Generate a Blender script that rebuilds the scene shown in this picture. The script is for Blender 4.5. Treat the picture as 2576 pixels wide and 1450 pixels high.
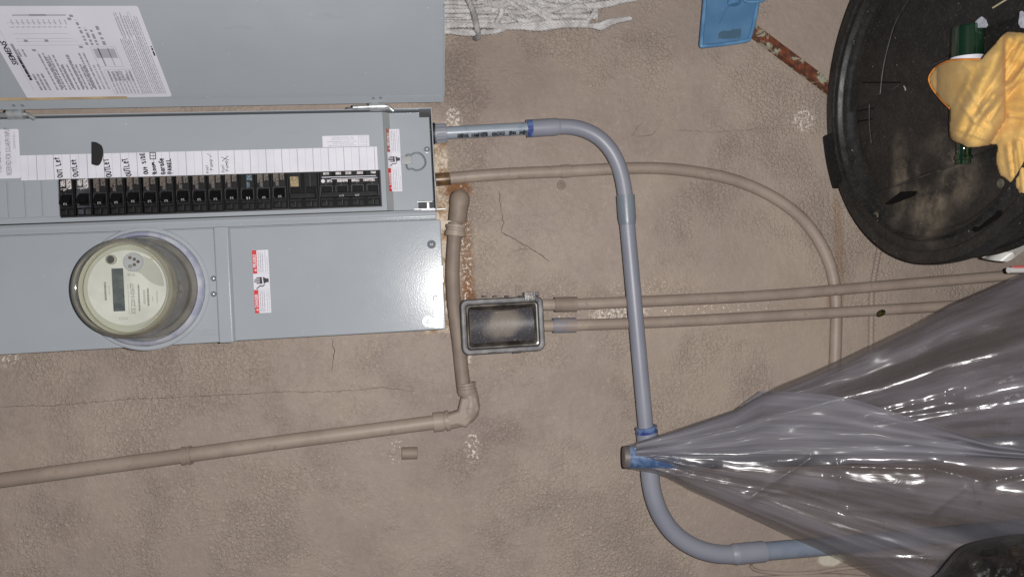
import bpy, bmesh, math, random
from mathutils import Vector, Matrix, noise, Quaternion
random.seed(7)
for o in list(bpy.data.objects): bpy.data.objects.remove(o)
sc = bpy.context.scene
COL = sc.collection
# ------------------------------------------------------------------ camera
FPX, PITCH, ROLL, DIST, HGT = 1850.0, math.radians(7.4), math.radians(2.9), 1.3, 1.5
CAM = Vector((0, -DIST, HGT))
_F = Vector((0, math.cos(PITCH), -math.sin(PITCH))); _D = Vector((0, -math.sin(PITCH), -math.cos(PITCH))); _R = Vector((1, 0, 0))
CX = _D*math.cos(ROLL) - _R*math.sin(ROLL); CY = _D*math.sin(ROLL) + _R*math.cos(ROLL)
cd = bpy.data.cameras.new("camera"); cam = bpy.data.objects.new("camera", cd); COL.objects.link(cam)
cd.sensor_width = 36; cd.lens = 36*FPX/2575; cd.clip_start = .02; cd.clip_end = 200
M = Matrix((CX, CY, -_F)).transposed().to_4x4(); M.translation = CAM; cam.matrix_world = M
sc.camera = cam
# ------------------------------------------------------------------ world (night patio) and the phone's flash
w = bpy.data.worlds.new("World"); sc.world = w; w.use_nodes = True
nt = w.node_tree; bg = nt.nodes['Background']
sky = nt.nodes.new('ShaderNodeTexSky'); sky.sky_type = 'NISHITA'; sky.sun_disc = False
sky.sun_elevation = math.radians(40); sky.sun_rotation = math.radians(180)
nt.links.new(sky.outputs[0], bg.inputs[0]); bg.inputs[1].default_value = 0.012
fl = bpy.data.lights.new("flash", 'POINT'); fl.energy = 54; fl.shadow_soft_size = .0035; fl.color = (1, .975, .955)
fo = bpy.data.objects.new("flash", fl); COL.objects.link(fo); fo.location = CAM + CX*.036 + CY*.008 + _F*.004
fl.use_nodes = True
lt = fl.node_tree; em = lt.nodes.get('Emission') or lt.nodes.new('ShaderNodeEmission')
fall = lt.nodes.new('ShaderNodeLightFalloff'); fall.inputs['Strength'].default_value = 1.0
lt.links.new(fall.outputs['Linear'], em.inputs['Strength'])
sc.view_settings.view_transform = 'Standard'; sc.view_settings.look = 'None'
sc.view_settings.exposure = 0.0; sc.view_settings.gamma = 1

# ------------------------------------------------------------------ geometry helpers
def W(u, v, d):
    """point of the plane standing d metres off the wall that the photograph shows at (u, v)"""
    ray = _F + CX*((u-1287.5)/FPX) - CY*((v-725)/FPX)
    return CAM + ray*((-d-CAM.y)/ray.y)
def hit(u, v, p0, n):
    ray = _F + CX*((u-1287.5)/FPX) - CY*((v-725)/FPX)
    return CAM + ray*((p0-CAM).dot(n)/ray.dot(n))
def X(u, v, d): return W(u, v, d).x
def Z(u, v, d): return W(u, v, d).z
def s2l(c):
    c /= 255.0
    return c/12.92 if c <= .04045 else ((c+.055)/1.055)**2.4
def rgb(r, g, b): return (s2l(r), s2l(g), s2l(b), 1)
def lerp(a, b, t): return a+(b-a)*t
def sm(a, b, x):
    t = max(0, min(1, (x-a)/(b-a))); return t*t*(3-2*t)

class MB:
    def __init__(s): s.v = []; s.f = []; s.m = []
    def add(s, vs, fs, m=0):
        n = len(s.v); s.v += [Vector(p) for p in vs]
        for f in fs: s.f.append([i+n for i in f]); s.m.append(m)
    def bm(s, b, m=0):
        b.verts.ensure_lookup_table(); b.verts.index_update()
        s.add([v.co.copy() for v in b.verts], [[v.index for v in f.verts] for f in b.faces], m); b.free()
    def box(s, x0, x1, y0, y1, z0, z1, bev=0, m=0, rot=None, seg=2):
        b = bmesh.new(); bmesh.ops.create_cube(b, size=1)
        for v in b.verts: v.co = Vector((lerp(x0, x1, v.co.x+.5), lerp(y0, y1, v.co.y+.5), lerp(z0, z1, v.co.z+.5)))
        if bev: bmesh.ops.bevel(b, geom=b.edges[:], offset=bev, segments=seg, affect='EDGES', profile=.5)
        if rot:
            c = Vector(((x0+x1)/2, (y0+y1)/2, (z0+z1)/2)); bmesh.ops.rotate(b, verts=b.verts, cent=c, matrix=rot)
        s.bm(b, m)
    def prism(s, pts, depth, m=0, bev=0, seg=2):
        """pts: coplanar 3D outline (front); extruded by the vector depth"""
        b = bmesh.new(); vs = [b.verts.new(p) for p in pts]; f = b.faces.new(vs)
        r = bmesh.ops.extrude_face_region(b, geom=[f]); nv = [g for g in r['geom'] if isinstance(g, bmesh.types.BMVert)]
        for v in nv: v.co += Vector(depth)
        bmesh.ops.recalc_face_normals(b, faces=b.faces[:])
        if bev:
            fr = set(vs); es = [e for e in b.edges if e.verts[0] in fr and e.verts[1] in fr]
            bmesh.ops.bevel(b, geom=es, offset=bev, segments=seg, affect='EDGES', profile=.5)
        s.bm(b, m)
    def tube(s, path, r, seg=20, m=0, cap=True):
        P = [Vector(p) for p in path]; n = len(P); R = r if isinstance(r, (list, tuple)) else [r]*n
        T = [(P[min(i+1, n-1)]-P[max(i-1, 0)]).normalized() for i in range(n)]
        a = Vector((0, -1, 0)) if abs(T[0].y) < .8 else Vector((1, 0, 0))
        N = (a-T[0]*a.dot(T[0])).normalized(); vs = []; fs = []
        for i in range(n):
            N = (N-T[i]*N.dot(T[i])).normalized(); B = T[i].cross(N)
            for k in range(seg):
                t = 2*math.pi*k/seg; vs.append(P[i]+(N*math.cos(t)+B*math.sin(t))*R[i])
        for i in range(n-1):
            for k in range(seg): fs.append([i*seg+k, i*seg+(k+1) % seg, (i+1)*seg+(k+1) % seg, (i+1)*seg+k])
        if cap: fs.append(list(range(seg))[::-1]); fs.append([(n-1)*seg+k for k in range(seg)])
        s.add(vs, fs, m)
    def lathe(s, c, axis, prof, seg=48, m=0, up=None):
        """prof: list of (radius, height along axis)"""
        axis = Vector(axis).normalized(); c = Vector(c); a = Vector(up) if up else (Vector((1, 0, 0)) if abs(axis.x) < .9 else Vector((0, 0, 1)))
        N = (a-axis*a.dot(axis)).normalized(); B = axis.cross(N); vs = []; fs = []
        for r, h in prof:
            for k in range(seg):
                t = 2*math.pi*k/seg; vs.append(c+axis*h+(N*math.cos(t)+B*math.sin(t))*r)
        for i in range(len(prof)-1):
            for k in range(seg): fs.append([i*seg+k, i*seg+(k+1) % seg, (i+1)*seg+(k+1) % seg, (i+1)*seg+k])
        s.add(vs, fs, m)
    def grid(s, P, nu, nv, m=0):
        s.add(P, [[i*nv+j, i*nv+j+1, (i+1)*nv+j+1, (i+1)*nv+j] for i in range(nu-1) for j in range(nv-1)], m)

def obj(name, mb, mats, parent=None, smooth=40, solid=0):
    me = bpy.data.meshes.new(name)
    off = parent['_o'] if parent is not None and '_o' in parent.keys() else None
    off = Vector(off) if off is not None else Vector((0, 0, 0))
    me.from_pydata([p-off for p in mb.v], [], mb.f)
    mats = mats if isinstance(mats, (list, tuple)) else [mats]
    for m in mats: me.materials.append(m)
    for p, i in zip(me.polygons, mb.m): p.material_index = i
    me.validate(); me.update()
    if smooth:
        me.shade_smooth(); me.set_sharp_from_angle(angle=math.radians(smooth))
    o = bpy.data.objects.new(name, me); COL.objects.link(o)
    if parent is not None: o.parent = parent; o['_o'] = list(off)
    if smooth and len(me.vertices) < 4000:
        wn = o.modifiers.new('w', 'WEIGHTED_NORMAL'); wn.keep_sharp = True; wn.weight = 90
    if solid:
        md = o.modifiers.new('s', 'SOLIDIFY'); md.thickness = solid; md.offset = 0
    return o
def thing(name, label, cat, loc, group=None):
    o = bpy.data.objects.new(name, None); COL.objects.link(o); o.location = loc; o['_o'] = list(loc)
    o.empty_display_size = .03
    o['label'] = label; o['category'] = cat
    if group: o['group'] = group
    return o
def tag(o, label, cat, group=None, kind=None):
    o['label'] = label; o['category'] = cat
    if group: o['group'] = group
    if kind: o['kind'] = kind
    return o
def spline(pts, n=8, closed=False):
    """Catmull-Rom through the points"""
    P = [Vector(p) for p in pts]; out = []; N = len(P)
    for i in range(N if closed else N-1):
        if closed: a, b, c, d = P[i-1], P[i], P[(i+1) % N], P[(i+2) % N]
        else: a, b, c, d = P[max(i-1, 0)], P[i], P[i+1], P[min(i+2, N-1)]
        for k in range(n):
            t = k/n; out.append(.5*((2*b)+(c-a)*t+(2*a-5*b+4*c-d)*t*t+(3*b-a-3*c+d)*t**3))
    if not closed: out.append(P[-1])
    return out
def WP(pts, d, n=8): return spline([W(p[0], p[1], p[2] if len(p) > 2 else d) for p in pts], n)

# ------------------------------------------------------------------ materials
def mat(name, col, rough=.5, metal=0, col2=None, scale=20, lo=.4, hi=.6, bump=0, bscale=200, spec=.5, coat=0, detail=4, bdist=.001):
    m = bpy.data.materials.new(name); m.use_nodes = True; t = m.node_tree; b = t.nodes['Principled BSDF']
    b.inputs['Base Color'].default_value = col; b.inputs['Roughness'].default_value = rough; b.inputs['Metallic'].default_value = metal
    b.inputs['Specular IOR Level'].default_value = spec; b.inputs['Coat Weight'].default_value = coat
    tc = t.nodes.new('ShaderNodeTexCoord')
    if col2:
        n = t.nodes.new('ShaderNodeTexNoise'); n.inputs['Scale'].default_value = scale; n.inputs['Detail'].default_value = detail
        t.links.new(tc.outputs['Object'], n.inputs['Vector'])
        r = t.nodes.new('ShaderNodeValToRGB'); r.color_ramp.elements[0].position = lo; r.color_ramp.elements[1].position = hi
        r.color_ramp.elements[0].color = col; r.color_ramp.elements[1].color = col2
        t.links.new(n.outputs['Fac'], r.inputs[0]); t.links.new(r.outputs[0], b.inputs['Base Color'])
    if bump:
        n = t.nodes.new('ShaderNodeTexNoise'); n.inputs['Scale'].default_value = bscale; n.inputs['Detail'].default_value = 3
        t.links.new(tc.outputs['Object'], n.inputs['Vector'])
        bp = t.nodes.new('ShaderNodeBump'); bp.inputs['Strength'].default_value = bump; bp.inputs['Distance'].default_value = bdist
        t.links.new(n.outputs['Fac'], bp.inputs['Height']); t.links.new(bp.outputs[0], b.inputs['Normal'])
    return m
class NT:
    """small node-building helper"""
    def __init__(s, name):
        s.m = bpy.data.materials.new(name); s.m.use_nodes = True; s.t = s.m.node_tree; s.b = s.t.nodes['Principled BSDF']
        s.pos = s.t.nodes.new('ShaderNodeNewGeometry').outputs['Position']
    def link(s, a, b): s.t.links.new(a, b)
    def _in(s, sock, v):
        if hasattr(v, 'is_linked') or hasattr(v, 'links'): s.t.links.new(v, sock)
        else: sock.default_value = v
    def math(s, op, a, b=0.0, c=None, clamp=False):
        n = s.t.nodes.new('ShaderNodeMath'); n.operation = op; n.use_clamp = clamp
        s._in(n.inputs[0], a); s._in(n.inputs[1], b)
        if c is not None: s._in(n.inputs[2], c)
        return n.outputs[0]
    def noise(s, scale, detail=4, vec=None, rough=.5, dist=0, off=(0, 0, 0), sc3=(1, 1, 1)):
        mp = s.t.nodes.new('ShaderNodeMapping'); mp.inputs['Location'].default_value = off; mp.inputs['Scale'].default_value = sc3
        s.link(vec or s.pos, mp.inputs[0])
        n = s.t.nodes.new('ShaderNodeTexNoise'); n.inputs['Scale'].default_value = scale; n.inputs['Detail'].default_value = detail
        n.inputs['Roughness'].default_value = rough; n.inputs['Distortion'].default_value = dist
        s.link(mp.outputs[0], n.inputs['Vector']); return n.outputs['Fac']
    def voro(s, scale, feat='F1', vec=None, rnd=1):
        n = s.t.nodes.new('ShaderNodeTexVoronoi'); n.inputs['Scale'].default_value = scale; n.feature = feat
        s.link(vec or s.pos, n.inputs['Vector']); return n.outputs[0]
    def ss(s, x, a, b, lo=0, hi=1):
        n = s.t.nodes.new('ShaderNodeMapRange'); n.interpolation_type = 'SMOOTHSTEP'; n.inputs[1].default_value = a; n.inputs[2].default_value = b
        n.inputs[3].default_value = lo; n.inputs[4].default_value = hi; s._in(n.inputs[0], x); return n.outputs[0]
    def mix(s, f, a, b):
        n = s.t.nodes.new('ShaderNodeMix'); n.data_type = 'RGBA'; s._in(n.inputs[0], f); s._in(n.inputs[6], a); s._in(n.inputs[7], b); return n.outputs[2]
    def xyz(s):
        n = s.t.nodes.new('ShaderNodeSeparateXYZ'); s.link(s.pos, n.inputs[0]); return n.outputs
    def bump(s, h, dist, strength=1, nrm=None):
        n = s.t.nodes.new('ShaderNodeBump'); n.inputs['Strength'].default_value = strength; n.inputs['Distance'].default_value = dist
        s.link(h, n.inputs['Height'])
        if nrm: s.link(nrm, n.inputs['Normal'])
        return n.outputs[0]

# --- painted stucco
def make_stucco():
    n = NT('painted_stucco'); x, y, z = n.xyz()
    big = n.noise(3.0, 4, off=(3, 0, 1)); med = n.noise(9, 5, rough=.6, off=(0, 5, 2)); patch = n.noise(5.5, 5, rough=.62, off=(9, 1, 4))
    hue = n.noise(7, 2, off=(1, 7, 7))
    warp = n.noise(40, 2)
    mask = n.ss(patch, .42, .62)                       # rough orange-peel zones against trowelled ones
    fine = n.noise(175, 4, rough=.65, off=(2, 2, 2), dist=.35); fine2 = n.noise(420, 3, rough=.7); pit = n.noise(26, 5, rough=.7, dist=.3)
    lace = n.ss(fine, .42, .66)
    lace_m = n.math('MULTIPLY', lace, mask)
    base = n.mix(n.math('ADD', n.math('MULTIPLY', n.ss(big, .36, .62), .5), n.math('MULTIPLY', mask, .5)), rgb(141, 128, 118), rgb(160, 146, 134))
    base = n.mix(n.ss(hue, .42, .62), base, rgb(143, 130, 122))
    base = n.mix(n.math('MULTIPLY', n.ss(med, .48, .68), .42), base, rgb(128, 113, 104))
    base = n.mix(n.math('MULTIPLY', lace_m, .4), base, rgb(184, 170, 155))
    base = n.mix(n.math('MULTIPLY', n.math('MULTIPLY', n.ss(fine, .47, .36), mask), .18), base, rgb(118, 104, 96))
    gr = n.noise(95, 5, rough=.75, off=(6, 1, 6)); base = n.mix(n.math('MULTIPLY', n.ss(gr, .52, .68), .2), base, rgb(108, 94, 84)); base = n.mix(n.math('MULTIPLY', n.ss(gr, .46, .34), .24), base, rgb(180, 166, 150))
    # dark thin trowel lines: contour of a noise field
    ln = n.math('ABSOLUTE', n.math('SUBTRACT', pit, .5)); ln = n.ss(ln, .010, .0)
    lnm = n.math('MULTIPLY', ln, n.ss(n.noise(4, 3, off=(5, 5, 5)), .45, .6))
    base = n.mix(n.math('MULTIPLY', n.math('MULTIPLY', lnm, n.ss(n.noise(60, 3, off=(8, 8, 8)), .5, .62)), .07), base, rgb(110, 95, 86))
    # uneven patches, darker and paler than the wall around
    def blob(cx, cz, rx, rz, edge=.35, wob=.5, sc=14):
        a = n.math('DIVIDE', n.math('SUBTRACT', x, cx), rx); b = n.math('DIVIDE', n.math('SUBTRACT', z, cz), rz)
        r = n.math('SQRT', n.math('ADD', n.math('MULTIPLY', a, a), n.math('MULTIPLY', b, b)))
        r = n.math('ADD', r, n.math('MULTIPLY', n.math('SUBTRACT', n.noise(sc, 5, rough=.7, off=(cx*9, 0, cz*7)), .5), wob*2))
        return n.ss(r, 1+edge, 1-edge)
    p = W(1230, 190, 0); base = n.mix(n.math('MULTIPLY', blob(p.x, p.z, .07, .12), .5), base, rgb(120, 107, 100))
    p = W(1800, 560, 0); base = n.mix(n.math('MULTIPLY', blob(p.x, p.z, .1, .12), .35), base, rgb(122, 108, 104))
    p = W(1160, 1120, 0); base = n.mix(n.math('MULTIPLY', blob(p.x, p.z, .09, .1), .35), base, rgb(124, 111, 105))
    p = W(2100, 200, 0); base = n.mix(n.math('MULTIPLY', blob(p.x, p.z, .25, .25), .3), base, rgb(166, 150, 138))
    p = W(1900, 800, 0); base = n.mix(n.math('MULTIPLY', blob(p.x, p.z, .3, .25), .3), base, rgb(170, 154, 140))
    # unpainted strip left along the bottom of the panel
    zt = Z(1112, 560, 0); x0 = X(1120, 312, 0); x1 = X(1120, 832, 0)
    zz = n.math('ADD', z, n.math('MULTIPLY', n.math('SUBTRACT', n.noise(30, 5, rough=.7), .5), .03))
    st = n.ss(zz, Z(1134, 560, 0)-.004, Z(1134, 560, 0)+.004)
    st = n.math('MULTIPLY', st, n.ss(n.math('ADD', x, n.math('MULTIPLY', n.noise(40, 3), .01)), x1-.002, x1+.008))
    st = n.math('MULTIPLY', st, n.ss(z, Z(1060, 560, 0)+.01, Z(1060, 560, 0))); st = n.math('MULTIPLY', st, n.ss(x, x0+.01, x0-.01))
    raw = n.mix(n.ss(n.noise(45, 5, rough=.7), .42, .62), rgb(205, 190, 172), rgb(150, 120, 88))
    base = n.mix(n.math('MULTIPLY', st, .9), base, raw)
    # rust / mud stains
    for (u, v, rx, rz, a) in ((1150, 478, .022, .022, .95), (1172, 640, .10, .012, .6), (1178, 745, .035, .012, .8), (1166, 820, .02, .012, .6), (2110, 620, .10, .010, .35), (2093, 760, .03, .012, .4)):
        p = W(u, v, 0); base = n.mix(n.math('MULTIPLY', blob(p.x, p.z, rx, rz, .45, .6, 50), a), base, rgb(122, 82, 46))
    # chips where pale plaster shows
    def chips(u, v, rx, rz, thr, sc=170):
        p = W(u, v, 0); return n.math('MULTIPLY', n.ss(n.noise(sc, 3, rough=.75, off=(u, 0, v)), thr, thr+.03), blob(p.x, p.z, rx, rz, .3, .3, 20))
    c = chips(1500, 250, .25, .3, .70)
    for a in ((1170, 640, .12, .012, .55), (2022, 302, .022, .02, .5), (1640, 790, .02, .2, .6), (1560, 787, .012, .05, .5), (1190, 1125, .025, .014, .55), (1900, 300, .02, .3, .68), (1000, 1135, .02, .016, .58), (1170, 870, .04, .01, .5), (20, 890, .02, .02, .55), (1950, 645, .1, .2, .7), (1140, 300, .02, .014, .5), (2170, 700, .03, .2, .68), (300, 1180, .05, .3, .7), (1600, 720, .02, .05, .6)):
        c = n.math('MAXIMUM', c, chips(*a))
    dsel = n.math('MULTIPLY', n.ss(n.noise(130, 3, rough=.7, off=(5, 0, 5)), .745, .76), n.ss(n.noise(5, 2, off=(4, 4, 9)), .45, .6)); c = n.math('MAXIMUM', c, dsel)
    base = n.mix(n.math('MULTIPLY', c, .85), base, rgb(222, 212, 200))
    p = W(1210, 190, 0)
    pk = n.math('MULTIPLY', n.ss(n.noise(230, 2, off=(7, 7, 7)), .69, .73), blob(p.x, p.z, .09, .1)); base = n.mix(n.math('MULTIPLY', pk, .75), base, rgb(70, 52, 42))
    # white plaster patch near the lower conduit
    p = W(2090, 1405, 0); base = n.mix(blob(p.x, p.z, .012, .026, .2, .4, 60), base, rgb(190, 184, 170))
    n.link(base, n.b.inputs['Base Color'])
    n.b.inputs['Roughness'].default_value = .62; n.b.inputs['Specular IOR Level'].default_value = .35
    h = n.math('ADD', n.math('MULTIPLY', lace_m, 1.0), n.math('MULTIPLY', fine2, .25))
    h = n.math('ADD', h, n.math('MULTIPLY', med, 4.0)); h = n.math('ADD', h, n.math('MULTIPLY', pit, 1.1)); h = n.math('SUBTRACT', h, n.math('MULTIPLY', lnm, .12))
    h = n.math('ADD', h, n.math('MULTIPLY', big, 5.0))
    n.link(n.bump(h, .0014, 1.0), n.b.inputs['Normal'])
    return n.m
STUCCO = make_stucco()
def make_pipe_paint():
    n = NT('pipe_paint'); base = n.mix(n.ss(n.noise(12, 4, rough=.6), .38, .62), rgb(139, 125, 115), rgb(151, 137, 126))
    base = n.mix(n.math('MULTIPLY', n.ss(n.noise(60, 4, rough=.7), .6, .68), .5), base, rgb(118, 104, 95))
    n.link(base, n.b.inputs['Base Color']); n.b.inputs['Roughness'].default_value = .5; n.b.inputs['Specular IOR Level'].default_value = .35
    n.link(n.bump(n.noise(160, 3), .0004, .6), n.b.inputs['Normal']); return n.m
PIPEP = make_pipe_paint()
PIPEP2 = mat('darker_pipe_paint', rgb(122, 109, 99), .6, col2=rgb(134, 120, 109), scale=30, spec=.35)
def make_rusty(name, paint, u=None):
    n = NT(name); a = n.noise(30, 6, rough=.7, dist=.5); m = n.ss(a, .44, .5)
    rust = n.mix(n.ss(n.noise(120, 4, rough=.7), .4, .6), rgb(112, 56, 30), rgb(72, 42, 28))
    n.link(n.mix(m, paint, rust), n.b.inputs['Base Color']); n.b.inputs['Roughness'].default_value = .7
    n.link(n.bump(n.math('ADD', m, n.noise(300, 3)), .0006, .8), n.b.inputs['Normal']); return n.m
RUSTY = make_rusty('rusty_white_bar', rgb(150, 148, 128))
def make_panel_paint():
    n = NT('grey_enamel'); base = n.mix(n.ss(n.noise(5, 3), .35, .65), rgb(148, 153, 159), rgb(154, 159, 164))
    base = n.mix(n.math('MULTIPLY', n.ss(n.noise(70, 5, rough=.75), .62, .74), .25), base, rgb(176, 178, 176))
    base = n.mix(n.math('MULTIPLY', n.ss(n.noise(210, 2, off=(3, 3, 3)), .775, .79), .7), base, rgb(214, 214, 212)); sc_ = n.noise(30, 4, rough=.7, off=(8, 1, 1), sc3=(1, 1, .15)); base = n.mix(n.math('MULTIPLY', n.ss(sc_, .62, .72), .25), base, rgb(134, 136, 134))
    n.link(base, n.b.inputs['Base Color']); n.b.inputs['Roughness'].default_value = .3; n.b.inputs['Specular IOR Level'].default_value = .15
    n.link(n.bump(n.math('ADD', n.noise(520, 2), n.math('MULTIPLY', n.noise(6, 2), 1.0)), .00012, .7), n.b.inputs['Normal'])
    n.link(n.ss(n.noise(60, 5, rough=.7), .3, .75, .185, .225), n.b.inputs['Roughness']); return n.m
ENAMEL = make_panel_paint()
ENAMEL_D = mat('grey_enamel_slope', rgb(130, 134, 137), .4, col2=rgb(140, 143, 143), scale=14, bump=.3, bscale=500, bdist=.0002)  # darker enamel copy, shade of the sloped fold put into the colour
GALV = mat('galvanized_steel', rgb(176, 180, 182), .36, .45, col2=rgb(150, 152, 152), scale=90, bump=.3, bscale=300, bdist=.0002)
SCREW = mat('zinc_screw', rgb(160, 165, 172), .28, .6, bump=.2, bscale=500, bdist=.0002)
DARKM = mat('dark_gap', rgb(36, 34, 36), .6)
BLK = mat('black_plastic', rgb(23, 23, 25), .6, spec=.2, col2=rgb(35, 34, 36), scale=160, lo=.45, hi=.75, bump=.3, bscale=700, bdist=.0002)
BLK2 = mat('black_plastic_recess', rgb(11, 10, 12), .6, spec=.15)  # blacker than the case plastic: recess shade put into the colour
EDGE = mat('black_edge_highlight', rgb(58, 58, 62), .5, col2=rgb(32, 32, 35), scale=300)  # thin pale lines, a highlight painted on the breaker edges
BLKGLOSS = mat('grey_black_plastic', rgb(66, 68, 74), .3, col2=rgb(48, 48, 52), scale=90)
WHITE = mat('white_paper', rgb(200, 200, 208), .55, col2=rgb(206, 206, 213), scale=30, spec=.3)
WHITE2 = mat('aged_paper', rgb(197, 196, 206), .55, col2=rgb(203, 203, 210), scale=9, spec=.3)
INK = mat('black_ink', rgb(40, 36, 44), .6)
INKG = mat('grey_print', rgb(138, 136, 147), .6)
INKL = mat('pale_print', rgb(160, 158, 168), .6)
RED = mat('red_print', rgb(190, 38, 38), .5)
RED2 = mat('faded_red_print', rgb(160, 82, 72), .5, col2=rgb(140, 96, 84), scale=200)
STICK = mat('worn_sticker', rgb(98, 88, 80), .6, col2=rgb(58, 52, 50), scale=400, lo=.42, hi=.6)
STICKW = mat('white_sticker', rgb(186, 180, 180), .55, col2=rgb(60, 56, 60), scale=520, lo=.54, hi=.58)
GOLD = mat('gold_sticker', rgb(150, 132, 96), .4, col2=rgb(110, 96, 70), scale=300)
TAN = mat('tan_tape', rgb(182, 158, 122), .6, col2=rgb(160, 140, 110), scale=30)
def make_pvc():
    n = NT('grey_pvc'); base = n.mix(n.ss(n.noise(10, 3), .35, .65), rgb(124, 126, 138), rgb(131, 133, 144))
    base = n.mix(n.math('MULTIPLY', n.ss(n.noise(45, 5, rough=.75), .62, .74), .3), base, rgb(98, 106, 124))
    n.link(base, n.b.inputs['Base Color']); n.b.inputs['Roughness'].default_value = .42
    n.link(n.bump(n.noise(300, 3), .0002, .5), n.b.inputs['Normal']); return n.m
PVC = make_pvc()
PVC2 = mat('dark_grey_pvc', rgb(108, 116, 126), .36, col2=rgb(116, 124, 132), scale=20, bump=.2, bscale=300, bdist=.0003)
PVCB = mat('pvc_with_blue_primer', rgb(126, 133, 144), .36, col2=rgb(98, 112, 138), scale=26, lo=.4, hi=.85, bump=.2, bscale=300, bdist=.0003)
PVCP = mat('pvc_weathered_pipe', rgb(138, 146, 156), .34, col2=rgb(104, 120, 144), scale=42, lo=.52, hi=.72, bump=.3, bscale=200, bdist=.0003)
BLUEGLUE = mat('blue_primer', rgb(52, 62, 124), .22, col2=rgb(98, 120, 156), scale=70)
PRINTBLK = mat('stencilled_black', rgb(30, 30, 36), .5, col2=rgb(84, 90, 100), scale=260, lo=.5, hi=.62)

# ------------------------------------------------------------------ flat print helper
FONTCACHE = {}
def glyphs(s, bold=False, spacing=1.0):
    k = (s, bold, spacing)
    if k not in FONTCACHE:
        c = bpy.data.curves.new('t', 'FONT'); c.body = s; c.size = 1; c.resolution_u = 2; c.space_character = spacing
        if bold: c.offset = .028
        o = bpy.data.objects.new('t', c); COL.objects.link(o); dg = bpy.context.evaluated_depsgraph_get(); dg.update()
        me = bpy.data.meshes.new_from_object(o.evaluated_get(dg))
        vs = [(v.co.x, v.co.y) for v in me.vertices]; fs = [list(p.vertices) for p in me.polygons]
        bpy.data.objects.remove(o); bpy.data.curves.remove(c); bpy.data.meshes.remove(me)
        FONTCACHE[k] = (vs, fs)
    return FONTCACHE[k]
STROKES = {
 'O': [[(.5, 1), (.15, .85), (0, .5), (.15, .12), (.5, 0), (.85, .15), (1, .5), (.85, .88), (.5, 1)]], 'U': [[(0, 1), (.03, .4), (.25, .02), (.65, .05), (.9, .4), (.95, 1)]],
 'T': [[(0, 1), (1, .97)], [(.5, 1), (.5, 0)]], 'L': [[(.1, 1), (.05, .02), (.9, .0)]], 'e': [[(.1, .35), (.8, .45), (.7, .75), (.3, .75), (.1, .35), (.3, 0), (.85, .1)]],
 't': [[(.45, 1.1), (.4, 0)], [(0, .7), (.9, .75)]], 'S': [[(.9, .9), (.4, 1), (.1, .75), (.8, .35), (.6, .02), (.05, .08)]], 'i': [[(.4, .7), (.4, 0)], [(.4, .95), (.45, 1.05)]],
 'D': [[(.1, 0), (.1, 1), (.7, .8), (.9, .4), (.6, .05), (.1, 0)]], 'E': [[(.9, 1), (.1, 1), (.05, 0), (.9, 0)], [(.1, .5), (.8, .5)]], 'R': [[(.05, 0), (.1, 1), (.8, .85), (.7, .5), (.1, .45), (.95, 0)]],
 'o': [[(.5, .7), (.1, .5), (.15, .1), (.6, 0), (.9, .3), (.8, .62), (.5, .7)]], 'm': [[(0, 0), (.05, .7), (.3, .3), (.5, .6), (.75, .3), (1, .65), (1, 0)]], 'G': [[(.9, .85), (.4, 1), (.05, .6), (.1, .15), (.5, 0), (.9, .2), (.85, .5), (.5, .5)]],
 'a': [[(.8, .65), (.3, .7), (.05, .35), (.3, 0), (.8, .2), (.8, .7), (.9, 0)]], 'r': [[(.1, 0), (.1, .7), (.4, .6), (.8, .75)]], 'g': [[(.8, .6), (.3, .7), (.1, .4), (.4, .15), (.8, .3), (.8, .7), (.7, -.3), (.2, -.25)]],
 'P': [[(.1, 0), (.1, 1), (.8, .95), (.8, .55), (.1, .5)]], 'A': [[(0, 0), (.45, 1), (.95, 0)], [(.2, .4), (.8, .4)]], 'N': [[(.05, 0), (.1, 1), (.85, 0), (.9, 1)]],
 'l': [[(.4, 1.05), (.4, 0)]], 'u': [[(.1, .7), (.15, .1), (.6, .05), (.85, .7), (.9, 0)]], 'p': [[(.1, -.3), (.1, .7), (.7, .6), (.7, .1), (.1, .05)]],
 'X': [[(0, 0), (1, 1)], [(0, 1), (1, 0)]], 'v': [[(0, .4), (.3, 0), (1.1, 1)]], '1': [[(.3, .8), (.55, 1), (.5, 0)]]}
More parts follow.
